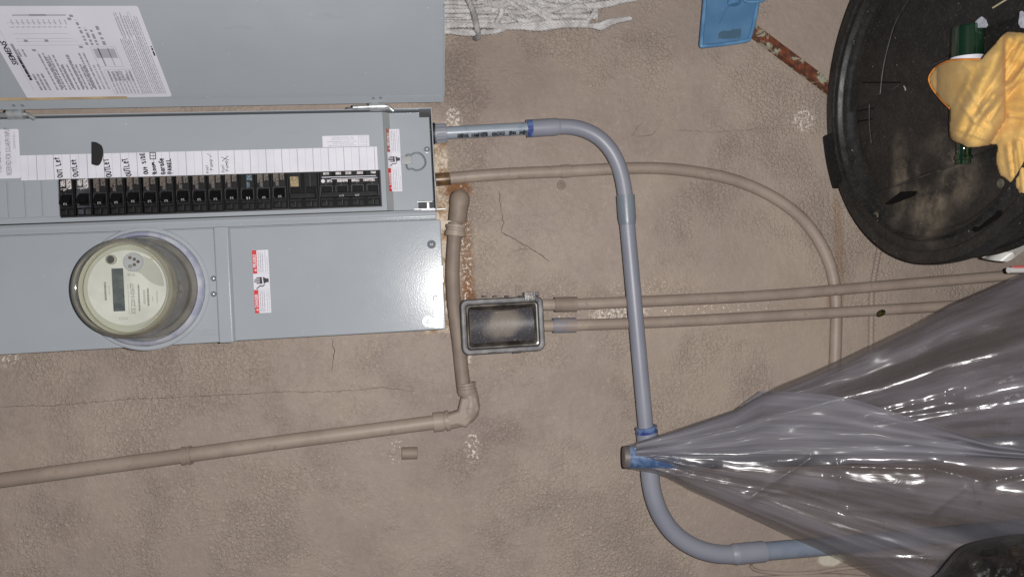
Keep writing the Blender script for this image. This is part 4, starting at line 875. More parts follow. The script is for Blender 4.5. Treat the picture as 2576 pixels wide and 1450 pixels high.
# ================================================================== ROPE
def make_rope():
    n = NT('white_cotton_rope'); c = n.mix(n.ss(n.noise(60, 4, rough=.7), .35, .65), rgb(160, 157, 156), rgb(190, 188, 188)); n.link(c, n.b.inputs['Base Color']); n.b.inputs['Roughness'].default_value = .85; n.link(n.bump(n.noise(900, 3), .0006, .7), n.b.inputs['Normal']); return n.m
ROPE = make_rope()
rope = thing('rope_bundle', 'bundle of twisted white cotton rope hanging beside the open panel door', 'rope', W(1300, 20, 0))
def strand(mb_, pts, r=.0048, tw=.020, n=10):
    P = spline(pts, n); N = len(P); T = [(P[min(i+1, N-1)]-P[max(i-1, 0)]).normalized() for i in range(N)]
    Nn = (NA-T[0]*NA.dot(T[0])).normalized(); s_ = 0; F_ = []
    for i in range(N):
        Nn = (Nn-T[i]*Nn.dot(T[i])).normalized(); s_ += (P[i]-P[i-1]).length if i else 0; F_.append((P[i], Nn.copy(), T[i].cross(Nn), s_))
    for k in range(3):
        mb_.tube([p+(a*math.cos(2*math.pi*(s/tw+k/3))+b*math.sin(2*math.pi*(s/tw+k/3)))*r*.48 for p, a, b, s in F_], r*.56, 6)
rr = random.Random(11); m = MB()
def ropepath(v0, u0, u1, d0, amp=6, drift=0, n=9):
    ph = rr.uniform(0, 6); pts = []
    for i in range(n):
        t = i/(n-1); u = lerp(u0, u1, t); pts.append(W(u, v0+drift*t+amp*math.sin(ph+t*rr.uniform(4, 6))*(.3+.7*t)+rr.uniform(-2, 2), d0+.006*math.sin(ph*2+t*7)))
    return pts
for i in range(46):
    v0 = -75+i*3.0; end = 1500-rr.uniform(0, 90)+(20 if v0 < 20 else 0); dr = -max(0, (v0-35))*.25+rr.uniform(-10, 10)
    if v0 > 48: end = min(end, 1545-(v0-48)*11)
    strand(m, ropepath(v0, 1060, end, .016+rr.uniform(0, .03), rr.uniform(2, 8), dr, 12), n=16)
for k in range(20):     # crossing, looping pieces
    u0 = rr.uniform(1200, 1430); v0 = rr.uniform(-30, 45); L_ = rr.uniform(60, 130); sl = rr.uniform(-.75, .75); v0 = min(v0, 58-max(0, sl*L_))
    strand(m, [W(u0+L_*t, v0+L_*sl*t+10*math.sin(t*4+k), .045+.012*math.sin(3*t)) for t in (0, .25, .5, .75, 1)], n=14)
for pts in ([(1100, 72), (1200, 69), (1290, 75), (1380, 70), (1450, 66), (1495, 72), (1515, 76), (1540, 62), (1560, 55), (1586, 50)], [(1100, 88), (1160, 85), (1210, 89), (1258, 82), (1290, 68), (1390, 62), (1480, 60)], [(1100, 66), (1250, 68), (1350, 78), (1420, 70), (1500, 69), (1530, 58), (1570, 54)],
            [(1350, 20), (1430, 16), (1500, 12), (1560, 2), (1590, -8)], [(1330, 40), (1450, 22), (1520, 16), (1566, 3), (1600, -2)], [(1240, -20), (1262, 30), (1250, 62), (1270, 80)], [(1100, 98), (1112, 88), (1122, 76)], [(1220, 85), (1180, 92), (1120, 84)], [(1338, 10), (1345, 30), (1368, 38), (1398, 22), (1400, 0)], [(1475, 60), (1492, 40), (1500, 20)], [(1498, 52), (1500, 36), (1499, 28)]):
    strand(m, [W(u, v*.93, .052) for u, v in pts], n=14)
obj('rope_strands', m, ROPE, rope, 60)
m = MB(); strand(m, [W(1165, -40, .05), W(1176, -5, .066), W(1190, 30, .068), W(1199, 70, .062), W(1202, 92, .045), W(1196, 96, .02)], r=.0052, n=14); obj('rope_tie', m, mat('dirty_rope', rgb(158, 156, 156), .85, col2=rgb(130, 128, 128), scale=80, bump=.6, bscale=800), rope, 60)

# ================================================================== BLUE PLASTIC HEAD
BLUEP = mat('blue_plastic', rgb(78, 114, 150), .3, col2=rgb(86, 124, 158), scale=18, bump=.2, bscale=60, bdist=.0008)
BLUEP2 = mat('blue_plastic_edge', rgb(96, 138, 174), .3, col2=rgb(78, 120, 158), scale=30)
bl = thing('blue_dustpan', 'translucent blue plastic dustpan hanging by its handle above the arched conduit', 'dustpan', W(1830, 50, 0))
d = .055
pts = [W(1771, -60, d), W(1769, 0, d), W(1764, 60, d), W(1759.5, 112, d), W(1762, 118, d), W(1768, 121, d), W(1830, 114, d), W(1878, 107, d), W(1886, 104, d), W(1890, 97, d), W(1900, 60, d), W(1911, 4, d), W(1918, -60, d)]
m = MB(); m.prism(pts[::-1], (0, .004, 0), bev=.0012); obj('pan', m, BLUEP, bl)
m = MB(); e = [W(1773, -60, d+.002), W(1773, 0, d+.002), W(1768, 60, d+.002), W(1764, 110, d+.002), W(1770, 116, d+.002), W(1830, 110, d+.002), W(1878, 102, d+.002), W(1886, 94, d+.002), W(1896, 58, d+.002), W(1906, 4, d+.002), W(1912, -60, d+.002)]
m.tube(spline(e, 4), .0034, 12); obj('raised_rim', m, BLUEP2, bl)
m = MB(); m.tube([W(1846, -60, d+.012), W(1846, 4, d+.012)], .0098, 24); m.lathe(W(1846, 0, d+.012), (W(1846, 12, d+.012)-W(1846, 0, d+.012)), [(.0098, 0), (.0112, .001), (.0112, .006), (.009, .0085), (.0001, .009)], 24); obj('handle_socket', m, BLUEP2, bl)
m = MB(); m.tube(WP([(1868, -60), (1868, -10), (1874, 2), (1890, 5), (1920, 1), (1932, -20), (1932, -60)], d+.01, 5), .0026, 10); obj('hanging_loop', m, BLUEP2, bl)
L = Label(W(1830, 80, d), XA, ZA, NA); bp = lambda x, y: L.px(1725.25+x*.0977, y*.0977)
L.poly([bp(*p) for p in [(830, 870), (870, 830), (950, 795), (1130, 800), (1200, 760), (1420, 745), (1395, 990), (1150, 1000), (960, 1010), (820, 1000)]][::-1], 0, 0)
L.stroke([bp(1090, 170), bp(1010, 270), bp(960, 360), bp(915, 500)], .0009, 0, 1); L.stroke([bp(915, 500), bp(850, 600)], .0016, 0, 1)
L.build('worn_patch', [mat('worn_blue_grey', rgb(72, 100, 122), .5, col2=rgb(66, 92, 114), scale=60)], bl)
# rusty bar
m = MB(); a = W(1850, 38, .022); b = W(2180, 285, .022); t = (b-a).normalized(); sd = t.cross(NA).normalized()*.0098
m.prism([a+sd, b+sd, b-sd, a-sd], (0, .014, 0), bev=.0018); tag(obj('rusty_bar', m, RUSTY), 'rusty flaking white metal bar slanting behind the blue dustpan and black lid', 'metal bar')

# ================================================================== BIN WITH LID
LC = Vector((.2652, -.2942, .737)); LRad = .2605
def make_binplastic():
    n = NT('black_bin_plastic'); x, y, z = n.xyz()
    def at(u, v):
        ray = _F + CX*((u-1287.5)/FPX) - CY*((v-725)/FPX); return CAM+ray*((.725-CAM.z)/ray.z)
    def blob(u, v, rx, ry, edge, wob, sc, off):
        p = at(u, v); a = n.math('DIVIDE', n.math('SUBTRACT', x, p.x), rx); b_ = n.math('DIVIDE', n.math('SUBTRACT', y, p.y), ry)
        r = n.math('SQRT', n.math('ADD', n.math('MULTIPLY', a, a), n.math('MULTIPLY', b_, b_)))
        return n.ss(n.math('ADD', r, n.math('MULTIPLY', n.math('SUBTRACT', n.noise(sc, 6, rough=.7, off=(off, 0, 0)), .5), wob)), 1+edge, 1-edge)
    base = n.mix(n.ss(n.noise(30, 5, rough=.7), .4, .7), rgb(22, 22, 23), rgb(35, 34, 33))
    base = n.mix(n.math('MULTIPLY', n.ss(n.noise(260, 4, rough=.7), .5, .7), .35), base, rgb(80, 76, 68))
    d1 = n.math('MAXIMUM', n.math('MULTIPLY', blob(2255, 455, .06, .02, .6, 1.2, 16, 1), .8), blob(2330, 480, .065, .05, .6, 1.4, 12, 5)); d1 = n.math('MAXIMUM', d1, n.math('MULTIPLY', blob(2390, 440, .04, .04, .6, 1.4, 14, 8), .8)); hole = n.math('SUBTRACT', 1.0, blob(2330, 425, .035, .028, .5, 1.2, 30, 3))
    d1 = n.math('MULTIPLY', n.math('MULTIPLY', d1, hole), n.ss(n.noise(24, 6, rough=.7), .30, .68))
    base = n.mix(n.math('MULTIPLY', d1, .85), base, rgb(122, 111, 96))
    base = n.mix(n.ss(n.noise(180, 2, off=(4, 4, 4)), .74, .77), base, rgb(130, 124, 116))
    n.link(base, n.b.inputs['Base Color']); n.link(n.math('ADD', n.math('MULTIPLY', d1, .4), n.ss(n.noise(40, 4), .35, .7, .38, .58)), n.b.inputs['Roughness']); n.link(n.bump(n.noise(700, 3), .0005, .6), n.b.inputs['Normal']); return n.m
BINP = make_binplastic()
can = thing('trash_can', 'large round black trash can with a dusty lid carrying a yellow cloth and green bottle', 'trash can', (LC.x, LC.y, 0))
m = MB(); m.lathe(Vector((LC.x, LC.y, 0)), ZA, [(.0001, .003), (.19, .003), (.200, .012), (.236, .60), (.240, .655), (.247, .66), (.247, .68), (.240, .685), (.242, .706), (.236, .706), (.23, .6)], 96)
obj('can_body', m, BINP, can)
m = MB(); m.lathe(Vector((LC.x, LC.y, .648)), ZA, [(.2400, 0), (.252, .003), (.2535, .010), (.252, .014), (.242, .016)], 96); obj('can_rim', m, BINP, can)
def lidh(x, y):
    """height of the dished lid above its base at plan point (x, y)"""
    dx, dy = x-LC.x, y-LC.y; r = math.hypot(dx, dy)/LRad; th = math.degrees(math.atan2(dy, dx))
    h = .737
    h -= .004*sm(.935, .92, r); h -= .003*sm(.86, .845, r)
    h += .006*math.exp(-((r-.855)/.010)**2)
    h -= .013*sm(.84, .76, r)
    # raised wedge on the far side, bounded by two straight lines
    q = hit(2190, 255, Vector((0, 0, .72)), ZA); q2 = hit(2400, 133, Vector((0, 0, .72)), ZA); l = Vector((q2.x-q.x, q2.y-q.y)).normalized(); nn = Vector((-l.y, l.x))
    s_ = (x-q.x)*nn.x+(y-q.y)*nn.y
    inside = sm(.80, .77, r)
    h += .004*inside*sm(-.002, .002, s_ if nn.x > 0 else -s_)
    q = hit(2240, 470, Vector((0, 0, .72)), ZA); q2 = hit(2400, 410, Vector((0, 0, .72)), ZA); l = Vector((q2.x-q.x, q2.y-q.y)).normalized(); nn = Vector((-l.y, l.x)); s2 = (x-q.x)*nn.x+(y-q.y)*nn.y
    s2 = s2 if nn.x > 0 else -s2
    h += .0045*inside*sm(.0025, -.0025, s2)*sm(-.004, .01, (x-q.x)*l.x+(y-q.y)*l.y+.06)
    h += .0035*sm(.93, .90, r)*0
    return h
m = MB(); NR, NTh = 110, 420; P = []
for j in range(NTh):
    th = 2*math.pi*j/NTh
    for i in range(NR):
        r = (i/(NR-1))**.8*LRad*.992; x, y = LC.x+r*math.cos(th), LC.y+r*math.sin(th); P.append(Vector((x, y, lidh(x, y))))
fs = [[j*NR+i, j*NR+i+1, ((j+1) % NTh)*NR+i+1, ((j+1) % NTh)*NR+i] for j in range(NTh) for i in range(NR-1)]
m.add(P, [f[::-1] for f in fs]); m.lathe(Vector((LC.x, LC.y, 0)), ZA, [(LRad*.992, .737), (LRad, .7345), (LRad*1.002, .722), (LRad*.998, .7105), (LRad*.975, .7102), (.240, .7125), (.20, .713), (.0001, .713)], 160)
lid = obj('lid', m, BINP, can, 50)
def polar(th, r): return Vector((LC.x+r*math.cos(math.radians(th)), LC.y+r*math.sin(math.radians(th)), 0))
# locking handle clipped over the rim at the wall side
p1 = hit(2072, 345, Vector((0, 0, .737)), ZA); p2 = hit(2096, 476, Vector((0, 0, .737)), ZA); t1 = math.degrees(math.atan2(p1.y-LC.y, p1.x-LC.x)); t2 = math.degrees(math.atan2(p2.y-LC.y, p2.x-LC.x))
m = MB(); Lp = []
for k in range(15):
    th = lerp(t1, t2, k/14); row = []
    for (r, zz) in ((LRad*.93, .7385), (LRad*.96, .7415), (LRad*1.0, .742), (LRad*1.036, .740), (LRad*1.042, .735), (LRad*1.038, .690), (LRad*1.0, .686)):
        p = polar(th, r); p.z = zz; row.append(p)
    Lp += row
m.grid(Lp, 15, 7)
for k0 in (0, 14): m.add(Lp[k0*7:k0*7+7], [list(range(7))])
obj('locking_handle', m, BLK, lid, 40)
for v in (262, 286):       # little slots near the rim
    pass
for (ua, va, ub, vb) in ((2131, 280, 2172, 273), (2133, 306, 2170, 300), (2150, 208, 2245, 208)):
    a = hit(ua, va, Vector((0, 0, .735)), ZA); b = hit(ub, vb, Vector((0, 0, .735)), ZA); n_ = 10; vs = []
    for i in range(n_):
        p = a.lerp(b, i/(n_-1)); w2 = Vector((1, 0, 0))*.0011; zc = lidh(p.x, p.y)+.0006; vs += [Vector((p.x-w2.x, p.y, zc)), Vector((p.x+w2.x, p.y, zc))]
    m = MB(); m.grid(vs, n_, 2); obj('moulded_slot', m, BLK2, lid, 0)
m = MB()
BOSSM = mat('dusty_boss', rgb(84, 80, 68), .6)
for (u, v) in ((2218, 541), (2517, 461)):
    m = MB(); c = hit(u, v, Vector((0, 0, .722)), ZA); c.z = lidh(c.x, c.y); m.lathe(c, ZA, [(.0062, 0), (.0060, .0016), (.0042, .002), (.004, .0004), (.0001, .0004)], 20); obj('round_boss', m, BOSSM, lid)
m = MB(); pts = [(2458+0, 578), (2490, 530), (2535, 528), (2536, 540), (2500, 566), (2470, 584)]
hs = [hit(u, v, Vector((0, 0, .724)), ZA) for u, v in pts]
for p in hs: p.z = lidh(p.x, p.y)+.0008
m.add(hs, [list(range(len(hs)))]); obj('drain_opening', m, BLK2, lid, 0); m = MB(); hs = [hit(u, v, Vector((0, 0, .724)), ZA) for u, v in ((2222, 514), (2262, 482), (2304, 480), (2298, 492), (2262, 506), (2240, 514))]
for p in hs: p.z = lidh(p.x, p.y)+.0008
m.add(hs, [list(range(len(hs)))]); obj('drain_opening', m, BLK2, lid, 0)

RIDGE = mat('dusty_ridge', rgb(62, 61, 60), .5, col2=rgb(38, 37, 37), scale=60)
for pts in ([(2190, 360), (2186, 320), (2185, 270), (2190, 258), (2215, 243), (2270, 210), (2330, 174), (2396, 140)], [(2212, 245), (2216, 200), (2222, 160), (2234, 110), (2252, 55), (2290, -10)], [(2232, 475), (2290, 455), (2350, 432), (2410, 412)]):
    m = MB(); q = spline([Vector((u, v, 0)) for u, v in pts], 8); P_ = []
    for p in q: h_ = hit(p.x, p.y, Vector((0, 0, .724)), ZA); h_.z = lidh(h_.x, h_.y); h_ = hit(p.x, p.y, Vector((0, 0, lidh(h_.x, h_.y)+.0012)), ZA); h_.z = lidh(h_.x, h_.y)+.0006; P_.append(h_)
    m.tube(P_, .0011, 8); obj('moulded_ridge', m, RIDGE, lid)
# bottle
zf = .724
bt = thing('green_bottle', 'green glass bottle lying on the black lid half under the yellow cloth', 'bottle', hit(2440, 240, Vector((0, 0, .73)), ZA))
GG = glass('green_glass', (.30, .62, .40, 1), .03, .35, ((.015, .05, .025, 1), .3, 20))
rb = .0195; pa = hit(2446, 66, Vector((0, 0, zf+rb*.7)), ZA); pb = hit(2434, 412, Vector((0, 0, zf+rb*.7)), ZA); L_ = (pb-pa).length; pa.z = pb.z = zf+rb+.001
m = MB(); m.lathe(pa, pb-pa, [(.0001, .006), (rb*.7, .003), (rb*.93, .0), (rb, .004), (rb, L_*.58), (rb*.93, L_*.66), (rb*.62, L_*.78), (rb*.48, L_*.86), (rb*.46, L_*.93), (rb*.55, L_*.94), (rb*.55, L_*.965), (rb*.46, L_*.97), (rb*.46, L_), (rb*.36, L_), (rb*.36, L_*.9)], 40); obj('glass_body', m, GG, bt, 50)
m = MB(); m.lathe(pa+(pb-pa)*.22, pb-pa, [(rb+.0003, 0), (rb+.0003, L_*.07)], 40); obj('paper_label', m, WHITE, bt)
# cloth
ZC = zf+.006
YEL = NT('yellow_microfibre')
c_ = YEL.mix(YEL.ss(YEL.noise(25, 4), .35, .65), rgb(206, 166, 90), rgb(216, 179, 108)); c_ = YEL.mix(YEL.math('MULTIPLY', YEL.ss(YEL.noise(60, 4, rough=.7, off=(5, 2, 1)), .66, .72), .5), c_, rgb(140, 128, 110))
c_ = YEL.mix(YEL.math('MULTIPLY', YEL.ss(YEL.noise(900, 2), .45, .6), .35), c_, rgb(186, 140, 64))
YEL.link(c_, YEL.b.inputs['Base Color']); YEL.b.inputs['Roughness'].default_value = .9; YEL.b.inputs['Sheen Weight'].default_value = .1; YEL.link(YEL.bump(YEL.math('ADD', YEL.noise(1400, 2), YEL.math('MULTIPLY', YEL.noise(300, 3, sc3=(1, 3, 1)), 1.2)), .0006, .8), YEL.b.inputs['Normal'])
out = [(2394, 152), (2430, 150), (2464, 150), (2476, 140), (2505, 108), (2531, 82), (2561, 82), (2600, 90), (2680, 120), (2720, 300), (2700, 480), (2620, 560), (2575, 520), (2566, 497), (2549, 467), (2525, 446), (2516, 440), (2508, 418), (2505, 395), (2506, 364), (2444, 371), (2419, 362), (2399, 355), (2390, 342), (2389, 310), (2389, 272), (2372, 256), (2356, 237), (2345, 222), (2338, 207), (2337, 196), (2341, 186), (2352, 172), (2370, 160)]
def inpoly(x, y, P):
    c = False; j = len(P)-1
    for i in range(len(P)):
        if (P[i][1] > y) != (P[j][1] > y) and x < (P[j][0]-P[i][0])*(y-P[i][1])/(P[j][1]-P[i][1])+P[i][0]: c = not c
        j = i
    return c
def edist(x, y, P):
    b = 1e9
    for i in range(len(P)):
        x0, y0 = P[i-1]; x1, y1 = P[i]; dx, dy = x1-x0, y1-y0; t = max(0, min(1, ((x-x0)*dx+(y-y0)*dy)/(dx*dx+dy*dy+1e-9))); b = min(b, math.hypot(x-x0-dx*t, y-y0-dy*t))
    return b
FOLD = [((2535, 100), (2400, 335), 20, .020), ((2570, 115), (2430, 350), 9, .010), ((2620, 130), (2450, 300), 10, .009), ((2480, 265), (2640, 262), 16, .010), ((2410, 345), (2620, 330), 18, .006), ((2396, 290), (2440, 190), 8, .004), ((2350, 200), (2440, 170), 20, .003), ((2560, 360), (2575, 480), 10, .010), ((2535, 370), (2545, 440), 7, .006), ((2548, 130), (2470, 262), 5, .005), ((2590, 150), (2490, 300), 5, .005), ((2410, 250), (2470, 330), 4, .003), ((2430, 215), (2500, 330), 4, .003), ((2400, 320), (2480, 350), 4, .004), ((2540, 290), (2620, 300), 5, .005), ((2552, 380), (2560, 470), 4, .005), ((2420, 160), (2470, 200), 5, .003), ((2500, 240), (2600, 180), 8, .007)]
def ch(u, v):
    h = .003*noise.noise(Vector((u/30, v/30, 2)))+.0009*noise.noise(Vector((u/14, v/14, 5)))
    for (a, b, w2, A_) in FOLD:
        dx, dy = b[0]-a[0], b[1]-a[1]; t = max(0, min(1, ((u-a[0])*dx+(v-a[1])*dy)/(dx*dx+dy*dy))); dd = math.hypot(u-a[0]-dx*t, v-a[1]-dy*t); h += .8*A_*math.exp(-(dd/w2)**2)
    e = edist(u, v, out); h -= .006*math.exp(-e/5)
    bw = 84 if v < 300 else 84-min(40, (v-300)*.6)
    q = abs(u-2442)/bw; h = max(h, .046*math.sqrt(max(0, 1-q*q))+h*.85 if q < 1 else h) if v < 372 else h
    return h+.004*math.exp(-((u-2442)/80)**2)
b = bmesh.new(); sp = spline([Vector((u, v, 0)) for u, v in out], 4, True); ring_ = [b.verts.new((p.x, p.y, 0)) for p in sp]; ES = [b.edges.new((ring_[i-1], ring_[i])) for i in range(len(ring_))]
spP = [(p.x, p.y) for p in sp]
f = b.faces.new(ring_); bmesh.ops.triangulate(b, faces=[f])
# replace by dense grid clipped with boundary snapping
b.free(); step = 3.2; m = MB(); idx = {}; vs = []
def vid(i, j):
    if (i, j) not in idx:
        idx[(i, j)] = len(vs); vs.append((2330+i*step, 75+j*step))
    return idx[(i, j)]
fs = []
for i in range(int(400/step)):
    for j in range(int(500/step)):
        if inpoly(2330+(i+.5)*step, 75+(j+.5)*step, spP): fs.append([vid(i, j), vid(i+1, j), vid(i+1, j+1), vid(i, j+1)])
# snap boundary verts to the outline
cnt = {}
for f in fs:
    for k in range(4): e = tuple(sorted((f[k], f[(k+1) % 4]))); cnt[e] = cnt.get(e, 0)+1
bd = set(v for e, c in cnt.items() if c == 1 for v in e)
def snap(x, y):
    best = None
    for i in range(len(spP)):
        x0, y0 = spP[i-1]; x1, y1 = spP[i]; dx, dy = x1-x0, y1-y0; t = max(0, min(1, ((x-x0)*dx+(y-y0)*dy)/(dx*dx+dy*dy+1e-9))); q = (x0+dx*t, y0+dy*t); d_ = math.hypot(x-q[0], y-q[1])
        if best is None or d_ < best[0]: best = (d_, q)
    return best[1]
vs = [snap(*p) if i in bd else p for i, p in enumerate(vs)]
P3 = []
for u, v in vs:
    P3.append(hit(u, v, Vector((0, 0, ZC+ch(u, v))), ZA))
m.add(P3, [f[::-1] for f in fs]); cloth = thing('yellow_cloth', 'rumpled yellow cloth with orange stitched edge on the black lid', 'cloth', hit(2520, 250, Vector((0, 0, ZC)), ZA))
obj('cloth_sheet', m, YEL.m, cloth, 80, solid=.0015)
m = MB(); m.tube([hit(u, v, Vector((0, 0, ZC+ch(u, v)+.0012)), ZA) for u, v in [(p.x, p.y) for p in spline([Vector((u, v, 0)) for u, v in [(2464, 150), (2430, 150), (2394, 152), (2370, 160), (2352, 172), (2341, 186), (2337, 196), (2338, 207), (2345, 222), (2356, 237), (2372, 256), (2389, 272)]], 4)]], .0016, 8); obj('stitched_edge', m, mat('orange_thread', rgb(226, 140, 48), .8, bump=.6, bscale=900), cloth)
# pale petals / leaf litter and twig on the lid
def flat_bit(name, pts, zz, mt, lab, cat, grp=None, th=.0008):
    m = MB(); q = [hit(u, v, Vector((0, 0, zz)), ZA) for u, v in pts]; m.prism(q, (0, 0, th)); return tag(obj(name, m, mt), lab, cat, grp)
PET = mat('dry_petal', rgb(176, 178, 190), .7, col2=rgb(150, 152, 162), scale=200)
flat_bit('dry_petal', [(2451, 66), (2455, 54), (2463, 46), (2470, 42), (2480, 50), (2485, 64), (2480, 70), (2460, 70)], .745, PET, 'pale grey dried petal at the foot of the green bottle', 'petal')
flat_bit('dry_petal', [(2562, 60), (2566, 30), (2572, 28), (2590, 50), (2590, 74), (2568, 70)], .735, PET, 'white dried petal on the lid at the picture edge', 'petal')
m = MB(); m.tube([hit(2497, 20, Vector((0, 0, .733)), ZA), hit(2515, 9, Vector((0, 0, .733)), ZA), hit(2536, -4, Vector((0, 0, .733)), ZA)], .0012, 8); tag(obj('twig', m, mat('dry_twig', rgb(170, 160, 130), .8)), 'short pale twig lying on the black lid', 'twig')
m = MB(); m.tube(spline([hit(u, v, Vector((0, 0, .7285)), ZA) for u, v in ((2273, 217), (2276, 222), (2277, 228))], 3), .0010, 6); tag(obj('plant_hair', m, mat('pale_fibre', rgb(150, 150, 140), .8)), 'tiny pale curled fibre on the black lid', 'fibre')
# white cut tube by the can
tb = thing('white_tube', 'white plastic tube with a slanting cut end beside the trash can', 'tube', W(2540, 660, .30))
d = .26; a = W(2512, 684, d); b = W(2640, 590, d); ax = (b-a).normalized(); r = .0135; m = MB(); rows = []
sdv = ax.cross(NA).normalized(); nrm = sdv.cross(ax).normalized()
if nrm.y > 0: nrm = -nrm
if sdv.x < 0: sdv = -sdv
for k in range(28):
    th = 2*math.pi*k/28; off_ = sdv*(math.cos(th)*r)+nrm*(math.sin(th)*r); cut = .030*(1-math.cos(th))*.5-.018+.02*max(0, math.sin(th)); rows.append((W(2492, 660, d)+ax*(.012+cut)+off_*1.0, W(2492, 660, d)+ax*.25+off_))
n_ = 28; m.add([p for rw in rows for p in rw], [[2*k, 2*((k+1) % n_), 2*((k+1) % n_)+1, 2*k+1] for k in range(n_)]); obj('tube_wall', m, mat('white_plastic', rgb(190, 188, 184), .35, col2=rgb(168, 164, 158), scale=30), tb, 60, solid=.002)
rd = thing('white_strap', 'white strap with a red edge lying beside the slanting cut tube', 'strap', W(2560, 678, .27))
m = MB(); m.tube([W(2536, 679, .262), W(2700, 677, .262)], .0048, 12); obj('white_band', m, mat('white_band', rgb(200, 198, 196), .4), rd); m = MB(); m.tube([W(2548, 671, .264), W(2700, 669, .264)], .0024, 10); obj('red_edge', m, mat('red_band', rgb(196, 96, 92), .4), rd)

# ================================================================== POLE UNDER PLASTIC
pole = thing('wrapped_pole', 'grey capped pole with blue tape poking out of the clear plastic sheet', 'pole', W(2600, 1120, .3))
pa = W(1571, 1148, .120); pb_ = W(1700, 1150, .132); pc = W(2700, 1120, .31); m = MB()
ax = (pb_-pa).normalized(); m.tube([pa, pa+ax*.006, pb_, pc], [.0172, .0180, .0180, .0180], 28, m=0); obj('pole_tube', m, PVC2, pole, 40)
m = MB(); m.tube([pa+ax*.007, pa+ax*.090], .0187, 28, cap=False); obj('blue_tape', m, mat('blue_tape', rgb(62, 86, 124), .3, col2=rgb(110, 130, 158), scale=50, lo=.45, hi=.62), pole, 40)
m = MB(); m.lathe(pa-ax*.0025, ax, [(.0001, 0), (.0165, 0), (.0182, .0012), (.0186, .009)], 28); obj('end_cap', m, mat('taupe_cap', rgb(104, 96, 94), .5, col2=rgb(92, 84, 82), scale=40), pole, 30)

# ================================================================== CLEAR PLASTIC SHEET
def make_film(name, alpha, c1, c2, rough=.12, fr=22, crumple=1.0, a_rng=.12, coat=1.0):
    """thin plastic: streaks run along the drape (UV u along, v across)"""
    n = NT(name); uv = n.t.nodes.new('ShaderNodeUVMap').outputs[0]
    st = n.noise(1, 5, vec=uv, rough=.6, dist=.25, sc3=(1.6, fr, 1)); st2 = n.noise(1, 4, vec=uv, rough=.6, sc3=(3, fr*3.2, 1), off=(4, 4, 0))
    big = n.noise(1, 3, vec=uv, sc3=(3, 5, 1), off=(1, 8, 0))
    f_ = n.ss(n.math('ADD', n.math('ADD', n.math('MULTIPLY', st, .55), n.math('MULTIPLY', st2, .2)), n.math('MULTIPLY', big, .25)), .36, .64)
    n.link(n.mix(f_, c1, c2), n.b.inputs['Base Color'])
    n.b.inputs['Roughness'].default_value = rough; n.b.inputs['Specular IOR Level'].default_value = .9; n.b.inputs['Coat Weight'].default_value = coat; n.b.inputs['Coat Roughness'].default_value = .16
    n.link(n.ss(f_, 0, 1, alpha-a_rng, alpha+a_rng), n.b.inputs['Alpha'])
    cm = n.ss(n.noise(1, 3, vec=uv, sc3=(6, 7, 1), off=(7, 2, 0)), .52, .62)
    n.b.inputs['Specular IOR Level'].default_value = .25+.65*coat
    h = n.math('ADD', n.math('MULTIPLY', st, .7), n.math('ADD', n.math('MULTIPLY', st2, .16), n.math('MULTIPLY', n.math('MULTIPLY', n.noise(55, 4, rough=.6, dist=1), cm), .22)))
    n.link(n.bump(h, .006*crumple, .9), n.b.inputs['Normal']); return n.m
def uvgrid(o, NU, NV):
    uv = o.data.uv_layers.new(name='UVMap')
    for l in o.data.loops: i, j = divmod(l.vertex_index, NV); uv.data[l.index].uv = (i/(NU-1), j/(NV-1))
film = thing('plastic_sheet', 'long clear plastic sheet draped over the taped pole, wrinkled and shiny', 'plastic sheet', W(2300, 1150, .1))
def interp(tab, u):
    for (a, b) in zip(tab[:-1], tab[1:]):
        if a[0] <= u <= b[0]: t = (u-a[0])/(b[0]-a[0]); return tuple(lerp(p, q, t) for p, q in zip(a[1:], b[1:]))
    return tab[0][1:] if u < tab[0][0] else tab[-1][1:]
UP = [(1572, 1120), (1610, 1108), (1700, 1078), (1790, 1048), (1850, 1028), (1930, 985), (1960, 968), (2030, 940), (2115, 903), (2210, 858), (2300, 815), (2390, 764), (2470, 730), (2575, 686), (2760, 600)]
LO = [(1572, 1174), (1605, 1182), (1650, 1190), (1680, 1200), (1740, 1232), (1830, 1272), (1930, 1318), (2010, 1356), (2110, 1402), (2160, 1426), (2210, 1452), (2300, 1500), (2760, 1740)]
MIDL = [(1572, 1146), (1760, 1139), (2050, 1141), (2300, 1142), (2440, 1145), (2575, 1155), (2760, 1170)]
CR = [((1700, 1195), (1795, 1170), 5, .010), ((1795, 1170), (1745, 1198), 5, .008), ((1640, 1182), (1980, 1243), 4, .010), ((1878, 1254), (2040, 1150), 6, .016), ((1878, 1254), (1985, 1232), 6, .006), ((1990, 1230), (2130, 1280), 7, .010), ((2130, 1280), (2340, 1292), 8, .010), ((2340, 1292), (2425, 1225), 6, .006), ((2105, 1160), (2118, 1222), 5, .008), ((2135, 1172), (2350, 1178), 9, .016), ((2350, 1178), (2480, 1212), 8, .018), ((2480, 1212), (2575, 1192), 5, .012), ((2450, 1215), (2460, 1258), 5, .010), ((2155, 1398), (2380, 1405), 4, .008), ((2230, 1033), (2400, 990), 10, .012), ((2400, 990), (2575, 930), 10, .010), ((2200, 1060), (2575, 1000), 7, .008), ((2090, 1195), (2300, 1240), 8, .006), ((2320, 600), (2575, 880), 1, 0)]
